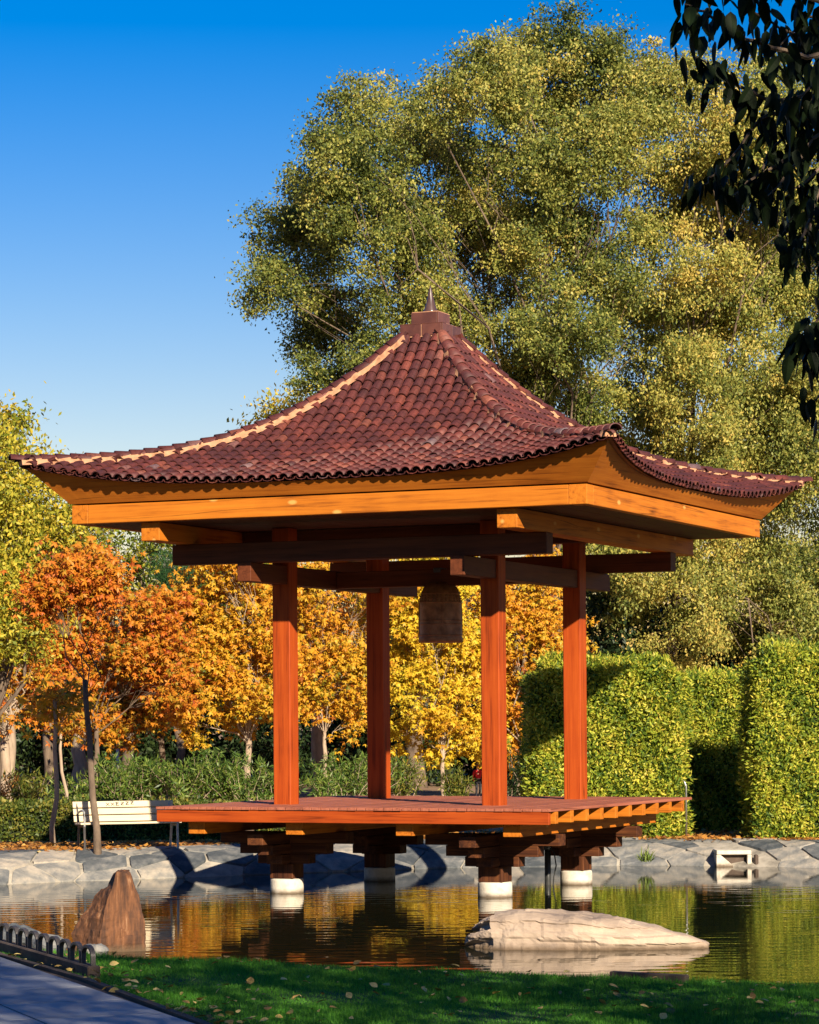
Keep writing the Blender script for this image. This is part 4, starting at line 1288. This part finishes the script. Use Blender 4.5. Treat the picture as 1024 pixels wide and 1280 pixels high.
# ------------------------------------------------------------------ bench
bp = at_z(160, 1062.5, 0.43)
bench = tag(empty('bench', (bp[0], bp[1], gz(bp[0], bp[1])), math.radians(22)), 'cream slatted park bench with grey metal arms in front of the low hedge', 'bench')
BL = 0.88
for j, (y, z, tilt) in enumerate([(-0.17, 0.435, 0), (-0.04, 0.43, 0), (0.09, 0.425, 0.05)]):
    G().box(-BL, BL, y - 0.058, y + 0.058, z, z + 0.035, 0.006).build('seat_slat', M['cream'], bench)
backs = []
for j in range(3):
    z = 0.47 + 0.118 * j
    y = 0.20 + 0.035 * j
    o = G().box(-BL, BL, -0.016, 0.016, 0, 0.106, 0.005).build('back_slat', M['cream'], bench)
    o.location = (0, y, z); o.rotation_euler = (-0.28, 0, 0)
    backs.append(o)
for s, mt in ((-1, 'iron'), (1, 'alloy')):  # shade at the left end put into a darker frame colour
    x = s * (BL - 0.07)
    fr = G().tube([(x, 0.12, 0.40), (x, 0.16, 0.46), (x, 0.30, 0.80)], 0.018, 6).tube([(x, -0.22, 0.41), (x, 0.13, 0.40)], 0.02, 6).build('end_frame', M[mt], bench)
    for yy0, yy1 in ((-0.20, -0.23), (0.13, 0.22)):
        G().tube([(x, yy0, 0.42), (x, (yy0 + yy1) / 2, 0.2), (x, yy1, 0.0)], [0.022, 0.02, 0.022], 6).build('leg', M[mt], bench)
    G().tube([(x, -0.21, 0.41), (x, -0.225, 0.55), (x, -0.19, 0.64), (x, -0.10, 0.67), (x, 0.05, 0.655), (x, 0.20, 0.62)], 0.019, 6).build('armrest', M['alloy'], bench)
# marker scrawl on the top slat
STROKES = {'X': [[(0, 0), (1, 1)], [(0, 1), (1, 0)]], 'E': [[(0.9, 1), (0, 1), (0.4, 0.5), (0, 0), (1, 0)], [(0.1, 0.55), (0.8, 0.55)]],
           'Z': [[(0.1, 1), (1, 0.95), (0.1, 0.05), (1, 0)], [(0.25, 0.5), (0.85, 0.55)]]}
g = G()
for k, (ch, dz) in enumerate(zip('XXEZZZ', (0, 0.002, 0.006, 0.010, 0.014, 0.022))):
    for st in STROKES[ch]:
        for a, b in zip(st[:-1], st[1:]):
            p0 = np.array([-0.30 + k * 0.085 + a[0] * 0.056, 0.022 + dz + a[1] * 0.052]); p1 = np.array([-0.30 + k * 0.085 + b[0] * 0.056, 0.022 + dz + b[1] * 0.052])
            d = unit(p1 - p0); nn = np.array([-d[1], d[0]]) * 0.006
            q = [p0 - nn - d * 0.004, p1 - nn + d * 0.004, p1 + nn + d * 0.004, p0 + nn - d * 0.004]
            g.add([(v[0], -0.018, v[1]) for v in q], [(0, 1, 2, 3)])
g.build('scrawled_letters', M['ink'], backs[2])

# ------------------------------------------------------------------ rocks in the pond
import bmesh
from mathutils import noise as mnoise


def rock_mesh(name, nu_, nv_, shape, mat, parent=None, amp=0.03, freq=3.0, seed=0, facet=0.0):
    g = G()
    for i in range(nu_):
        for j in range(nv_ + 1):
            a = 2 * math.pi * i / nu_
            b = math.pi * j / nv_
            p = np.array(shape(a, b), float)
            v = Vector(p * freq) + Vector((seed, seed * 1.7, 0))
            d = mnoise.fractal(v, 0.9, 2.1, 5)
            if facet:
                cell = mnoise.cell_vector(Vector(p * freq * 1.6) + Vector((seed, 0, seed)))
                d += facet * (cell.x - 0.5)
            r = unit(p + 1e-6)
            g.v.append(tuple(p + r * d * amp))
    m = nv_ + 1
    for i in range(nu_):
        for j in range(nv_):
            i2 = (i + 1) % nu_
            g.f.append((i * m + j, i * m + j + 1, i2 * m + j + 1, i2 * m + j))
    return fix_normals(g.build(name, mat, parent, smooth=False))


sp = at_z(735, 1186, 0)


def sgnp(v, p): return math.copysign(abs(v) ** p, v)


def slab(a, b):
    x = math.cos(b); ring = math.sin(b) ** 0.35
    cy, cz = sgnp(math.cos(a), 0.7), sgnp(math.sin(a), 0.7)
    X = -x * 1.37
    top = np.interp(X, [-1.37, -1.25, -0.9, -0.4, 0.2, 0.8, 1.2, 1.37], [0.34, 0.44, 0.46, 0.42, 0.36, 0.25, 0.15, 0.10])
    wid = np.interp(X, [-1.37, -0.9, 0.3, 1.37], [0.34, 0.5, 0.45, 0.2])
    zz = cz * ring * (top if cz > 0 else 0.22)
    yy = cy * ring * wid
    if X < -1.05:                                   # the broken end: stepped, raked facets
        k = min(1, (-1.05 - X) / 0.2)
        X += 0.10 * k * (math.floor(zz * 9 + yy * 3) % 2) + 0.35 * k * max(0, zz - 0.05) - 0.12 * k * yy
    yy -= 0.025 * (math.floor(zz * 11 + 0.4 * math.sin(X * 2)) % 2) * (1 if cy < 0 else 0)     # bedding ledges
    return (X, yy, zz)


st = rock_mesh('boulder', 110, 90, slab, M['stone'], amp=0.045, freq=3.2, seed=3.3, facet=0.7)
st.location = (sp[0], sp[1] + 0.25, 0.0)
st.rotation_euler = (0, 0, -0.16)
tag(st, 'long low cream boulder lying in the pond before the pavilion', 'rock')

rp = at_z(134, 1191, 0)


def fang(a, b):
    """leaning slab: a dull left facet and a broad sunlit right facet meeting on a sharp front ridge"""
    t = b / math.pi
    z = -0.3 + 1.19 * min(1.0, t * 1.04)
    xl = np.interp(z, [-0.3, 0.18, 0.36, 0.44, 0.60, 0.70, 0.72, 0.86, 0.89], [-0.42, -0.42, -0.34, -0.26, -0.18, -0.09, -0.03, 0.04, 0.08])
    xr = np.interp(z, [-0.3, 0.15, 0.40, 0.66, 0.84, 0.89], [0.41, 0.41, 0.38, 0.32, 0.26, 0.22])
    xm = np.interp(z, [-0.3, 0, 0.5, 0.89], [-0.16, -0.12, -0.02, 0.10])
    sh_ = 1.0 if t * 1.04 < 1 else max(0.0, (1.0 - t) / 0.04)
    pts = [(xr, 0.02), (xr - 0.10, 0.24), (xl + 0.14, 0.24), (xl, 0.06), (xm, -0.21)]
    q = a / (2 * math.pi) * 5
    i = int(q) % 5
    f_ = q - int(q)
    p0, p1 = pts[i], pts[(i + 1) % 5]
    cx, cy = (xl + xr) / 2, 0.05
    x, y = p0[0] + (p1[0] - p0[0]) * f_, p0[1] + (p1[1] - p0[1]) * f_
    return (cx + (x - cx) * sh_, cy + (y - cy) * sh_ + 0.10 * z, z)


fg = rock_mesh('standing_rock', 80, 64, fang, M['rock'], amp=0.026, freq=7.0, seed=8.1, facet=0.9)
fg.location = (rp[0], rp[1] + 0.2, 0.0)
tag(fg, 'rust brown pointed rock standing up in the shallow pond', 'rock')
for i, (px, py, s) in enumerate([(60, 1188, 0.16), (20, 1180, 0.22), (118, 1194, 0.12)]):
    q = at_z(px, py, 0)

    def blob(a, b, s=s): return (s * 1.3 * math.cos(a) * math.sin(b), s * math.sin(a) * math.sin(b), s * 0.7 * math.cos(b))
    o = rock_mesh('edge_stone', 18, 12, blob, M['slate'], amp=0.05, freq=5, seed=i * 3.7, facet=0.3)
    o.location = (q[0], q[1] + 0.1, 0.06)
    tag(o, ['pale stone at the water edge behind the middle of the hoop fence', 'larger pale stone at the water edge behind the hoop fence', 'small pale stone beside the standing rock'][i], 'rock')

# ------------------------------------------------------------------ hoop fence along the path
hf0, hf1 = np.array([-4.10, 28.3]) + nrmp * -0.16 - dirp * 1.6, np.array([-2.95, 25.55]) + nrmp * -0.16 - dirp * 0.25
hoopf = tag(empty('hoop_fence', (hf1[0], hf1[1], LZ), math.atan2(hf0[1] - hf1[1], hf0[0] - hf1[0])), 'low dark hoop fence on a timber rail beside the paved path', 'fence')
HL = np.linalg.norm(hf0 - hf1)
G().box(0, HL, -0.06, 0.06, -0.03, 0.13, 0.012).build('base_rail', M['kerb'], hoopf)
nh = 11
sp_ = HL / nh
for i in range(nh):
    xc = (i + 0.5) * sp_
    hw = sp_ * 0.44
    th = 0.026
    outer, inner = [(xc + hw, 0.128)], [(xc + hw - th, 0.128)]
    for w in np.linspace(0, math.pi, 15):
        outer.append((xc + hw * math.cos(w), 0.215 + 0.095 * math.sin(w)))
        inner.append((xc + (hw - th) * math.cos(w), 0.215 + (0.095 - th) * math.sin(w)))
    outer.append((xc - hw, 0.128)); inner.append((xc - hw + th, 0.128))
    g = G()
    for a in range(len(outer) - 1):
        q = [outer[a], outer[a + 1], inner[a + 1], inner[a]]
        vs_ = [(p[0], yv, p[1]) for yv in (-0.022, 0.022) for p in q]
        g.add(vs_, [(0, 1, 2, 3), (7, 6, 5, 4), (0, 4, 5, 1), (2, 6, 7, 3)])
    fix_normals(g.build('hoop', M['iron'], hoopf))

# ------------------------------------------------------------------ grass and leaves on the lawn
rg = np.random.default_rng(55)
n = 330000
y = rg.uniform(20.6, 31.6, n)
x = rg.uniform(-0.16, 0.16, n) * y
e = np.interp(x, ex, ey) + 0.03 * np.sin(x * 3.1) + 0.02 * np.sin(x * 7.7)
pxr = np.interp(-y, [-p[1] for p in PATH], [p[0] for p in PATH])
keep = (y < e - 0.01) & (x > pxr + 0.05)
x, y = x[keep], y[keep]
n = len(x)
c = np.stack([x, y, np.full(n, LZ - 0.005)], 1)
ax = rg.normal(0, 0.42, (n, 3)); ax[:, 2] = 1.0; ax = unit(ax)
sd = unit(np.cross(ax, rg.normal(size=(n, 3))))
Lb = (rg.uniform(0.025, 0.065, n) * (1 + 0.5 * np.sin(x * 2.3) * np.sin(y * 1.9)))[:, None]
V = np.stack([c - sd * 0.004, c + sd * 0.004, c + ax * Lb], 1)
gr = quad_mesh('grass', V, 3, rg.normal(0.5, 0.2, n) + 0.15 * np.sin(x * 1.3 + y * 0.9), M['grass'])
tag(gr, 'short green grass of the shaded lawn by the pond', 'grass', kind='stuff')

lv = G()
N_ = 7
for i in range(N_):
    t = i / (N_ - 1)
    wv = 0.36 * math.sin(math.pi * t ** 0.8) + 0.01
    lv.v += [(t, -wv, 0.10 * wv + 0.06 * math.sin(3 * t)), (t, 0, 0.06 * math.sin(3 * t) - 0.02), (t, wv, 0.13 * wv + 0.06 * math.sin(3 * t))]
for i in range(N_ - 1):
    for j in range(2): lv.f.append((i * 3 + j, i * 3 + 3 + j, i * 3 + 4 + j, i * 3 + 1 + j))
leaf_me = lv.mesh('fallen_leaf'); leaf_me.materials.append(M['fallen'])
cnt = 0
while cnt < 290:
    yy = rg.uniform(21.5, 30.5); xx = rg.uniform(-0.145, 0.145) * yy
    if yy > np.interp(xx, ex, ey) - 0.1 or xx < path_x(yy) - 0.05: continue
    if rg.uniform() < 0.35: xx = path_x(yy) + abs(rg.normal(0, 0.5))
    o = bpy.data.objects.new('fallen_leaf', leaf_me); COL.objects.link(o)
    o.location = (xx, yy, LZ + 0.05 + rg.uniform(0, 0.02))
    s = rg.uniform(0.04, 0.10)
    o.scale = (s, s * rg.uniform(0.7, 1.2), s)
    o.rotation_euler = (rg.normal(0, 0.3), rg.normal(0, 0.3), rg.uniform(0, 6.28))
    if xx < path_x(yy) + 0.6: tag(o, 'dry yellow leaf fallen on the lawn margin along the path kerb', 'leaf', 'fallen leaves along the kerb')
    else: tag(o, 'dry yellow leaf fallen on the open shaded lawn', 'leaf', 'fallen leaves on the lawn')
    cnt += 1
# timber edging piece at the water's edge
q0, q1 = at_z(765, 1225, LZ), at_z(860, 1230, LZ)
mid = (q0 + q1) / 2
ed = G().box(-np.linalg.norm(q1 - q0) / 2, np.linalg.norm(q1 - q0) / 2, -0.04, 0.04, -0.12, 0.075, 0.008).build('edging_board', M['kerb'], loc=(mid[0], mid[1] + 0.05, LZ))
ed.rotation_euler = (0, 0, math.atan2(q1[1] - q0[1], q1[0] - q0[0]))
tag(ed, 'short dark timber edging between lawn and water', 'board')

# ------------------------------------------------------------------ handrail, pipe, drain, lamp post
hb = at_z(858, 1048, 0.40)
hr = tag(empty('handrail', (hb[0], hb[1], 0.39)), 'thin steel handrail pole rising from the right bank', 'handrail')
hz_ = at_d(857, 975, hb[1])[2] - 0.39
pts = [(0, 0, -0.1), (0, 0, hz_ - 0.12), (-0.02, 0.0, hz_ - 0.04), (-0.07, 0.05, hz_), (-0.16, 0.25, hz_ + 0.01), (-0.3, 0.6, hz_), (-0.34, 0.7, hz_ - 0.1), (-0.34, 0.72, -0.1)]
G().tube(pts, 0.022, 8).build('rail', M['steel'], hr, smooth=True)
G().lathe([(0.055, 0), (0.055, 0.012), (0.024, 0.016)], 12).build('base_flange', M['steel'], hr)

pb = at_z(685, 1106, 0)
pipe = tag(empty('pipe', (pb[0], pb[1], 0)), 'black upright pipe with a loose cable under the deck', 'pipe')
G().tube([(0, 0, -0.4), (0, 0, 0.55)], 0.05, 12).build('tube', M['pipe'], pipe, smooth=True)
G().lathe([(0.05, 0), (0.066, 0.01), (0.066, 0.06), (0.05, 0.075), (0.02, 0.09)], 12, (0, 0, 0.54)).build('collar', M['pipe'], pipe)
G().tube([(0.03, 0, 0.6), (0.10, -0.02, 0.5), (0.13, -0.03, 0.3), (0.09, -0.02, 0.12), (0.07, 0, -0.2)], 0.011, 5).build('cable', M['pipe'], pipe)

db = bank_pt(5.65, 0.06)
DRS = (0.84, 1.0, 0.92)
dr = tag(empty('drain_outlet', (5.60, np.interp(5.60, WX, WY) + 0.02, -0.03)), 'pale concrete drain outlet set into the right stone bank', 'drain')
G().box(-0.36, 0.36, 0.0, 0.7, 0.26, 0.34, 0.012).build('lintel', M['concrete'], dr)
G().prism([(-0.36, -0.15), (-0.36, 0.258), (-0.28, 0.258), (-0.02, 0.06), (-0.02, -0.15)], 1, 0.02, 0.12).build('wing', M['concrete'], dr)
for s in (-1, 1):
    G().box(s * 0.32 - 0.045, s * 0.32 + 0.045, 0.0, 0.7, -0.15, 0.258, 0.01).build('side_wall', M['concrete'], dr)
G().box(-0.274, 0.274, 0.13, 0.18, -0.15, 0.258).build('back_wall', M['kerb'], dr)  # dark panel just inside the mouth, standing in for the shade within
G().box(0.42, 0.50, -0.06, 0.10, -0.1, 0.26, 0.02).build('side_post', M['kerb'], dr)

dr.scale = DRS
lp_ = ground_at(145, 91)
lamp = tag(empty('lamp_post', lp_), 'slim pale green post standing behind the orange tree', 'post')
G().tube([(0, 0, 0), (0, 0, 0.3), (0, 0, 3.6)], [0.07, 0.055, 0.05], 10).build('pole', M['alloy'], lamp, smooth=True)
G().lathe([(0.05, 0), (0.13, 0.05), (0.17, 0.25), (0.10, 0.36), (0.03, 0.4)], 12, (0, 0, 3.58)).build('lamp_head', M['alloy'], lamp)
G().lathe([(0.09, 0), (0.09, 0.05), (0.06, 0.09)], 10).build('base', M['alloy'], lamp)

# ------------------------------------------------------------------ person far behind the columns
M['skin'] = noisy_mat('skin', [(0.3, (0.42, 0.24, 0.17)), (0.7, (0.50, 0.30, 0.21))], 8, rough=0.6)
M['red_cloth'] = noisy_mat('red_cloth', [(0.3, (0.42, 0.012, 0.02)), (0.7, (0.58, 0.025, 0.035))], 12, rough=0.8)
M['navy_cloth'] = noisy_mat('dark_cloth', [(0.3, (0.012, 0.013, 0.018)), (0.7, (0.03, 0.03, 0.04))], 12, rough=0.85)


def skin_obj(name, verts, edges, radii, mat, parent):
    me = bpy.data.meshes.new(name)
    me.from_pydata(verts, edges, [])
    o = link(name, me, mat, parent)
    md = o.modifiers.new('skin', 'SKIN'); md.use_smooth_shade = True
    for i, r in enumerate(radii): me.skin_vertices[0].data[i].radius = (r, r * 0.85)
    me.skin_vertices[0].data[0].use_root = True
    sb = o.modifiers.new('sub', 'SUBSURF'); sb.levels = 1; sb.render_levels = 1
    return o


pp = ground_at(595.5, 85)
per = tag(empty('person', pp, 0.3), 'small person in red jacket and dark trousers walking beyond the deck', 'person')
S = 0.60                                                  # a child, about 1.05 m tall
J = dict(pel=(0, 0, 0.92), ch=(0, 0, 1.25), nk=(0, 0, 1.44), hd=(0, -0.02, 1.55), tp=(0, -0.01, 1.68), lh=(-0.1, 0, 0.88), lk=(-0.11, -0.10, 0.48), la=(-0.11, 0.02, 0.08), lt=(-0.11, -0.16, 0.03),
         rh=(0.1, 0, 0.88), rk=(0.11, 0.03, 0.48), ra=(0.11, 0.17, 0.10), rt=(0.11, 0.03, 0.03), ls=(-0.19, 0, 1.38), le=(-0.26, 0.04, 1.10), lw=(-0.24, -0.08, 0.86), lf=(-0.24, -0.12, 0.76),
         rs=(0.19, 0, 1.38), re=(0.26, 0.03, 1.10), rw=(0.25, -0.1, 0.88), rf=(0.25, -0.14, 0.78))
K = list(J); ix = {k: i for i, k in enumerate(K)}
ED = [('pel', 'ch'), ('ch', 'nk'), ('nk', 'hd'), ('hd', 'tp'), ('pel', 'lh'), ('lh', 'lk'), ('lk', 'la'), ('la', 'lt'), ('pel', 'rh'), ('rh', 'rk'), ('rk', 'ra'), ('ra', 'rt'), ('ch', 'ls'), ('ls', 'le'), ('le', 'lw'), ('lw', 'lf'), ('ch', 'rs'), ('rs', 're'), ('re', 'rw'), ('rw', 'rf')]
RA = dict(pel=.13, ch=.15, nk=.055, hd=.10, tp=.07, lh=.09, lk=.06, la=.042, lt=.035, rh=.09, rk=.06, ra=.042, rt=.035, ls=.06, le=.045, lw=.03, lf=.025, rs=.06, re=.045, rw=.03, rf=.025)


def sub(keys, name, mat, gr):
    kk = [k for k in K if k in keys]; mp = {k: i for i, k in enumerate(kk)}
    skin_obj(name, [tuple(S * c for c in J[k]) for k in kk], [(mp[a], mp[b]) for a, b in ED if a in mp and b in mp], [S * (RA[k] + gr) for k in kk], mat, per)


sub(K, 'body', M['skin'], 0)
sub(['pel', 'ch', 'ls', 'le', 'lw', 'rs', 're', 'rw'], 'jacket', M['red_cloth'], 0.02)
sub(['pel', 'lh', 'lk', 'la', 'rh', 'rk', 'ra'], 'trousers', M['navy_cloth'], 0.012)
G().lathe([(0.03, -0.06), (0.11, -0.03), (0.118, 0.03), (0.09, 0.09), (0.03, 0.125)], 14, (0, 0.015, 1.60)).build('hair', M['navy_cloth'], per, smooth=True).scale = (S, S, S)

# ------------------------------------------------------------------ shade trees beside the camera
def shade_tree(label, base, lobes, seed, nclump, nleaf, L=0.10, W=0.055):
    return tree('shade_tree', label, 'tree', base, 3.0, lobes, nclump, nleaf, L, W, M['shade_leaf'], M['bark'], 0.16, seed, 'trees shading the lawn', sigma=0.34, shell=0.1, droop=0.8, twigs=2)


def from_sq(s, q): return (s * 0.922 - q * 0.386, s * 0.386 + q * 0.922)


x1, y1 = from_sq(9.6, 9.6)
s1 = shade_tree('dark leafy tree whose drooping branch hangs over the pond view', (x1, y1, LZ),
                [(x1 - 1.3, y1 + 0.2, 6.2, 1.7, 1.7), (x1 + 1.2, y1 - 0.2, 5.6, 1.9, 1.7), (x1 - 0.3, y1 - 0.8, 7.4, 1.7, 1.1), (x1 + 0.2, y1 + 1.6, 5.2, 1.7, 1.5), (x1 - 1.0, y1 - 2.0, 5.0, 1.7, 1.6), (x1 + 0.8, y1 - 1.6, 4.2, 1.6, 1.1)], 801, 34, 90, 0.12, 0.07)
x2, y2 = from_sq(13.6, 5.6)
s2 = shade_tree('dark leafy tree standing beside the drooping one by the lawn', (x2, y2, LZ),
                [(x2 - 1.3, y2 + 0.6, 5.6, 1.9, 1.7), (x2 + 1.4, y2, 5.6, 1.9, 1.8), (x2, y2, 7.2, 1.9, 1.2), (x2 + 0.2, y2 - 1.6, 5.0, 1.8, 1.6), (x2 - 0.4, y2 + 1.8, 4.2, 1.8, 1.4), (x2 + 2.5, y2 + 0.8, 4.6, 1.6, 1.4)], 802, 34, 90, 0.13, 0.075)
x3, y3 = from_sq(5.2, 4.5)
s3 = shade_tree('tall dark leafy tree standing over the paved path', (x3, y3 , LZ),
                [(x3 - 0.8, y3 - 1.6, 8.4, 1.9, 1.6), (x3 + 1.2, y3 - 0.4, 9.0, 1.9, 1.5), (x3, y3, 10.4, 1.8, 1.2), (x3 - 0.2, y3 - 2.2, 6.8, 1.9, 1.4)], 803, 40, 100, 0.13, 0.075)

# unseen belt of trees added behind the viewer to cut the low sky light
bel = np.random.default_rng(91)
for i, xb in enumerate((-34, -26, -18, -10, -3, 5, 13, 21, 30, 39)):
    yb = -9 + bel.uniform(-2, 2) - 0.12 * abs(xb)
    hb_ = bel.uniform(11.0, 12.5)
    lb = [(xb + bel.uniform(-1.5, 1.5), yb + bel.uniform(-1, 1), z, 3.6 if z < hb_ - 3 else 2.6, 2.6) for z in (2.6, 4.6, 6.6, 8.4, hb_ - 2.4)]
    tree('belt_tree', 'tall leafy tree in the belt across the path from the pond', 'tree', (xb, yb, LZ), 3.0, lb, 30, 40, 0.34, 0.2, M['mid_green'], M['bark'], 0.2, 820 + i, 'belt of trees across the path from the pond', sigma=0.6, shell=0.2)

# the drooping branch in view: twigs with single hanging leaves
lm = G()
for i in range(8):
    t = i / 7
    wv = 0.215 * (math.sin(math.pi * t ** 0.62) ** 0.8 if 0 < t < 1 else 0) + (0.005 if t < 1 else 0.0)
    lm.v += [(-wv, 0.10 * wv, -t), (0, -0.03 * math.sin(math.pi * t), -t), (wv, 0.10 * wv, -t)]
for i in range(7):
    for j in range(2): lm.f.append((i * 3 + j, i * 3 + 1 + j, i * 3 + 4 + j, i * 3 + 3 + j))
lm.v += [(-0.006, 0, 0.12), (0.006, 0, 0.12)]
lm.f.append((1, 2, len(lm.v) - 1, len(lm.v) - 2))
hang_me = lm.mesh('leaf'); hang_me.materials.append(M['shade_leaf'])
hang_me.attributes.new('tint', 'FLOAT', 'FACE').data.foreach_set('value', np.full(len(hang_me.polygons), 0.45, dtype=np.float32))
rb = np.random.default_rng(88)
b1 = np.array(s1.location)
BY = 9.0
gb = G()
main = [b1 + np.array([-0.1, 0, 4.2]) - b1]
anchor = at_d(1120, 60, BY + 0.6)
gb.tube([p - b1 for p in curve(b1 + np.array([0, 0, 3.2]), anchor, 0.10, 6, rb, 0.02)], [0.05, 0.045, 0.038, 0.032, 0.026, 0.022, 0.018], 6)
twig_px = [[(1120, 60), (1010, 70), (930, 50), (880, 15), (856, 5)], [(1120, 60), (1030, 120), (960, 125), (900, 95), (868, 70)], [(1120, 60), (1020, 130), (950, 150), (905, 210), (876, 232)],
           [(1120, 60), (1050, 160), (990, 190), (940, 225), (915, 245)], [(1120, 60), (1060, 220), (1010, 280), (985, 330)], [(1120, 60), (1080, 300), (1030, 390), (1005, 420)],
           [(1120, 60), (1050, 10), (980, -10), (900, -30)], [(1120, 60), (1070, 130), (1000, 150), (960, 190), (940, 260)], [(1090, 340), (1050, 480), (1014, 505)], [(1120, 60), (1040, 60), (985, 40), (930, 10)],
           [(1120, 60), (1060, 170), (1015, 220), (975, 250)], [(1060, 400), (1022, 440), (1004, 425)], [(1120, 60), (1050, 190), (1018, 250), (1008, 300)], [(1120, 60), (1060, 90), (1010, 110), (975, 140)], [(1120, 60), (1060, 30), (1010, 20), (960, 70)], [(1100, 240), (1050, 300), (1015, 340)], [(1120, 60), (1040, 150), (985, 215), (960, 245)]]
LM = []
for tw in twig_px:
    Yt = BY + rb.uniform(-0.5, 0.5)
    P = [at_d(px, py, Yt + (0.3 - 0.1 * i)) for i, (px, py) in enumerate(tw)]
    fine = []
    for a, b in zip(P[:-1], P[1:]):
        for k in range(5): fine.append(a + (b - a) * k / 5 + rb.normal(0, 0.004, 3))
    fine.append(P[-1])
    gb.tube([p - b1 for p in fine], list(np.linspace(0.011, 0.0022, len(fine))), 5)
    for k, p in enumerate(fine):
        for _ in range(4 if rb.uniform() < 0.7 else 3):
            q = p + rb.normal(0, 0.035, 3)
            s_ = rb.uniform(0.056, 0.092)
            LM.append(Matrix.Translation(Vector(q - b1)) @ Matrix.Rotation(rb.uniform(0, 6.28), 4, 'Z') @ Matrix.Rotation(rb.normal(0, 0.32), 4, 'X') @ Matrix.Rotation(rb.normal(0, 0.28), 4, 'Y') @ Matrix.Scale(s_, 4))
rb.shuffle(LM)
for mtx in LM[:290]: link('leaf', hang_me, None, s1).matrix_local = mtx
g = G()
for mtx in LM[290:]:
    mtx = Matrix(mtx)
    g.add([mtx @ Vector(v) for v in lm.v], lm.f)
o = g.build('leaves', M['shade_leaf'], s1); o['kind'] = 'stuff'
o.data.attributes.new('tint', 'FLOAT', 'FACE').data.foreach_set('value', np.full(len(o.data.polygons), 0.4, dtype=np.float32))
gb.build('drooping_branch', M['bark'], s1)
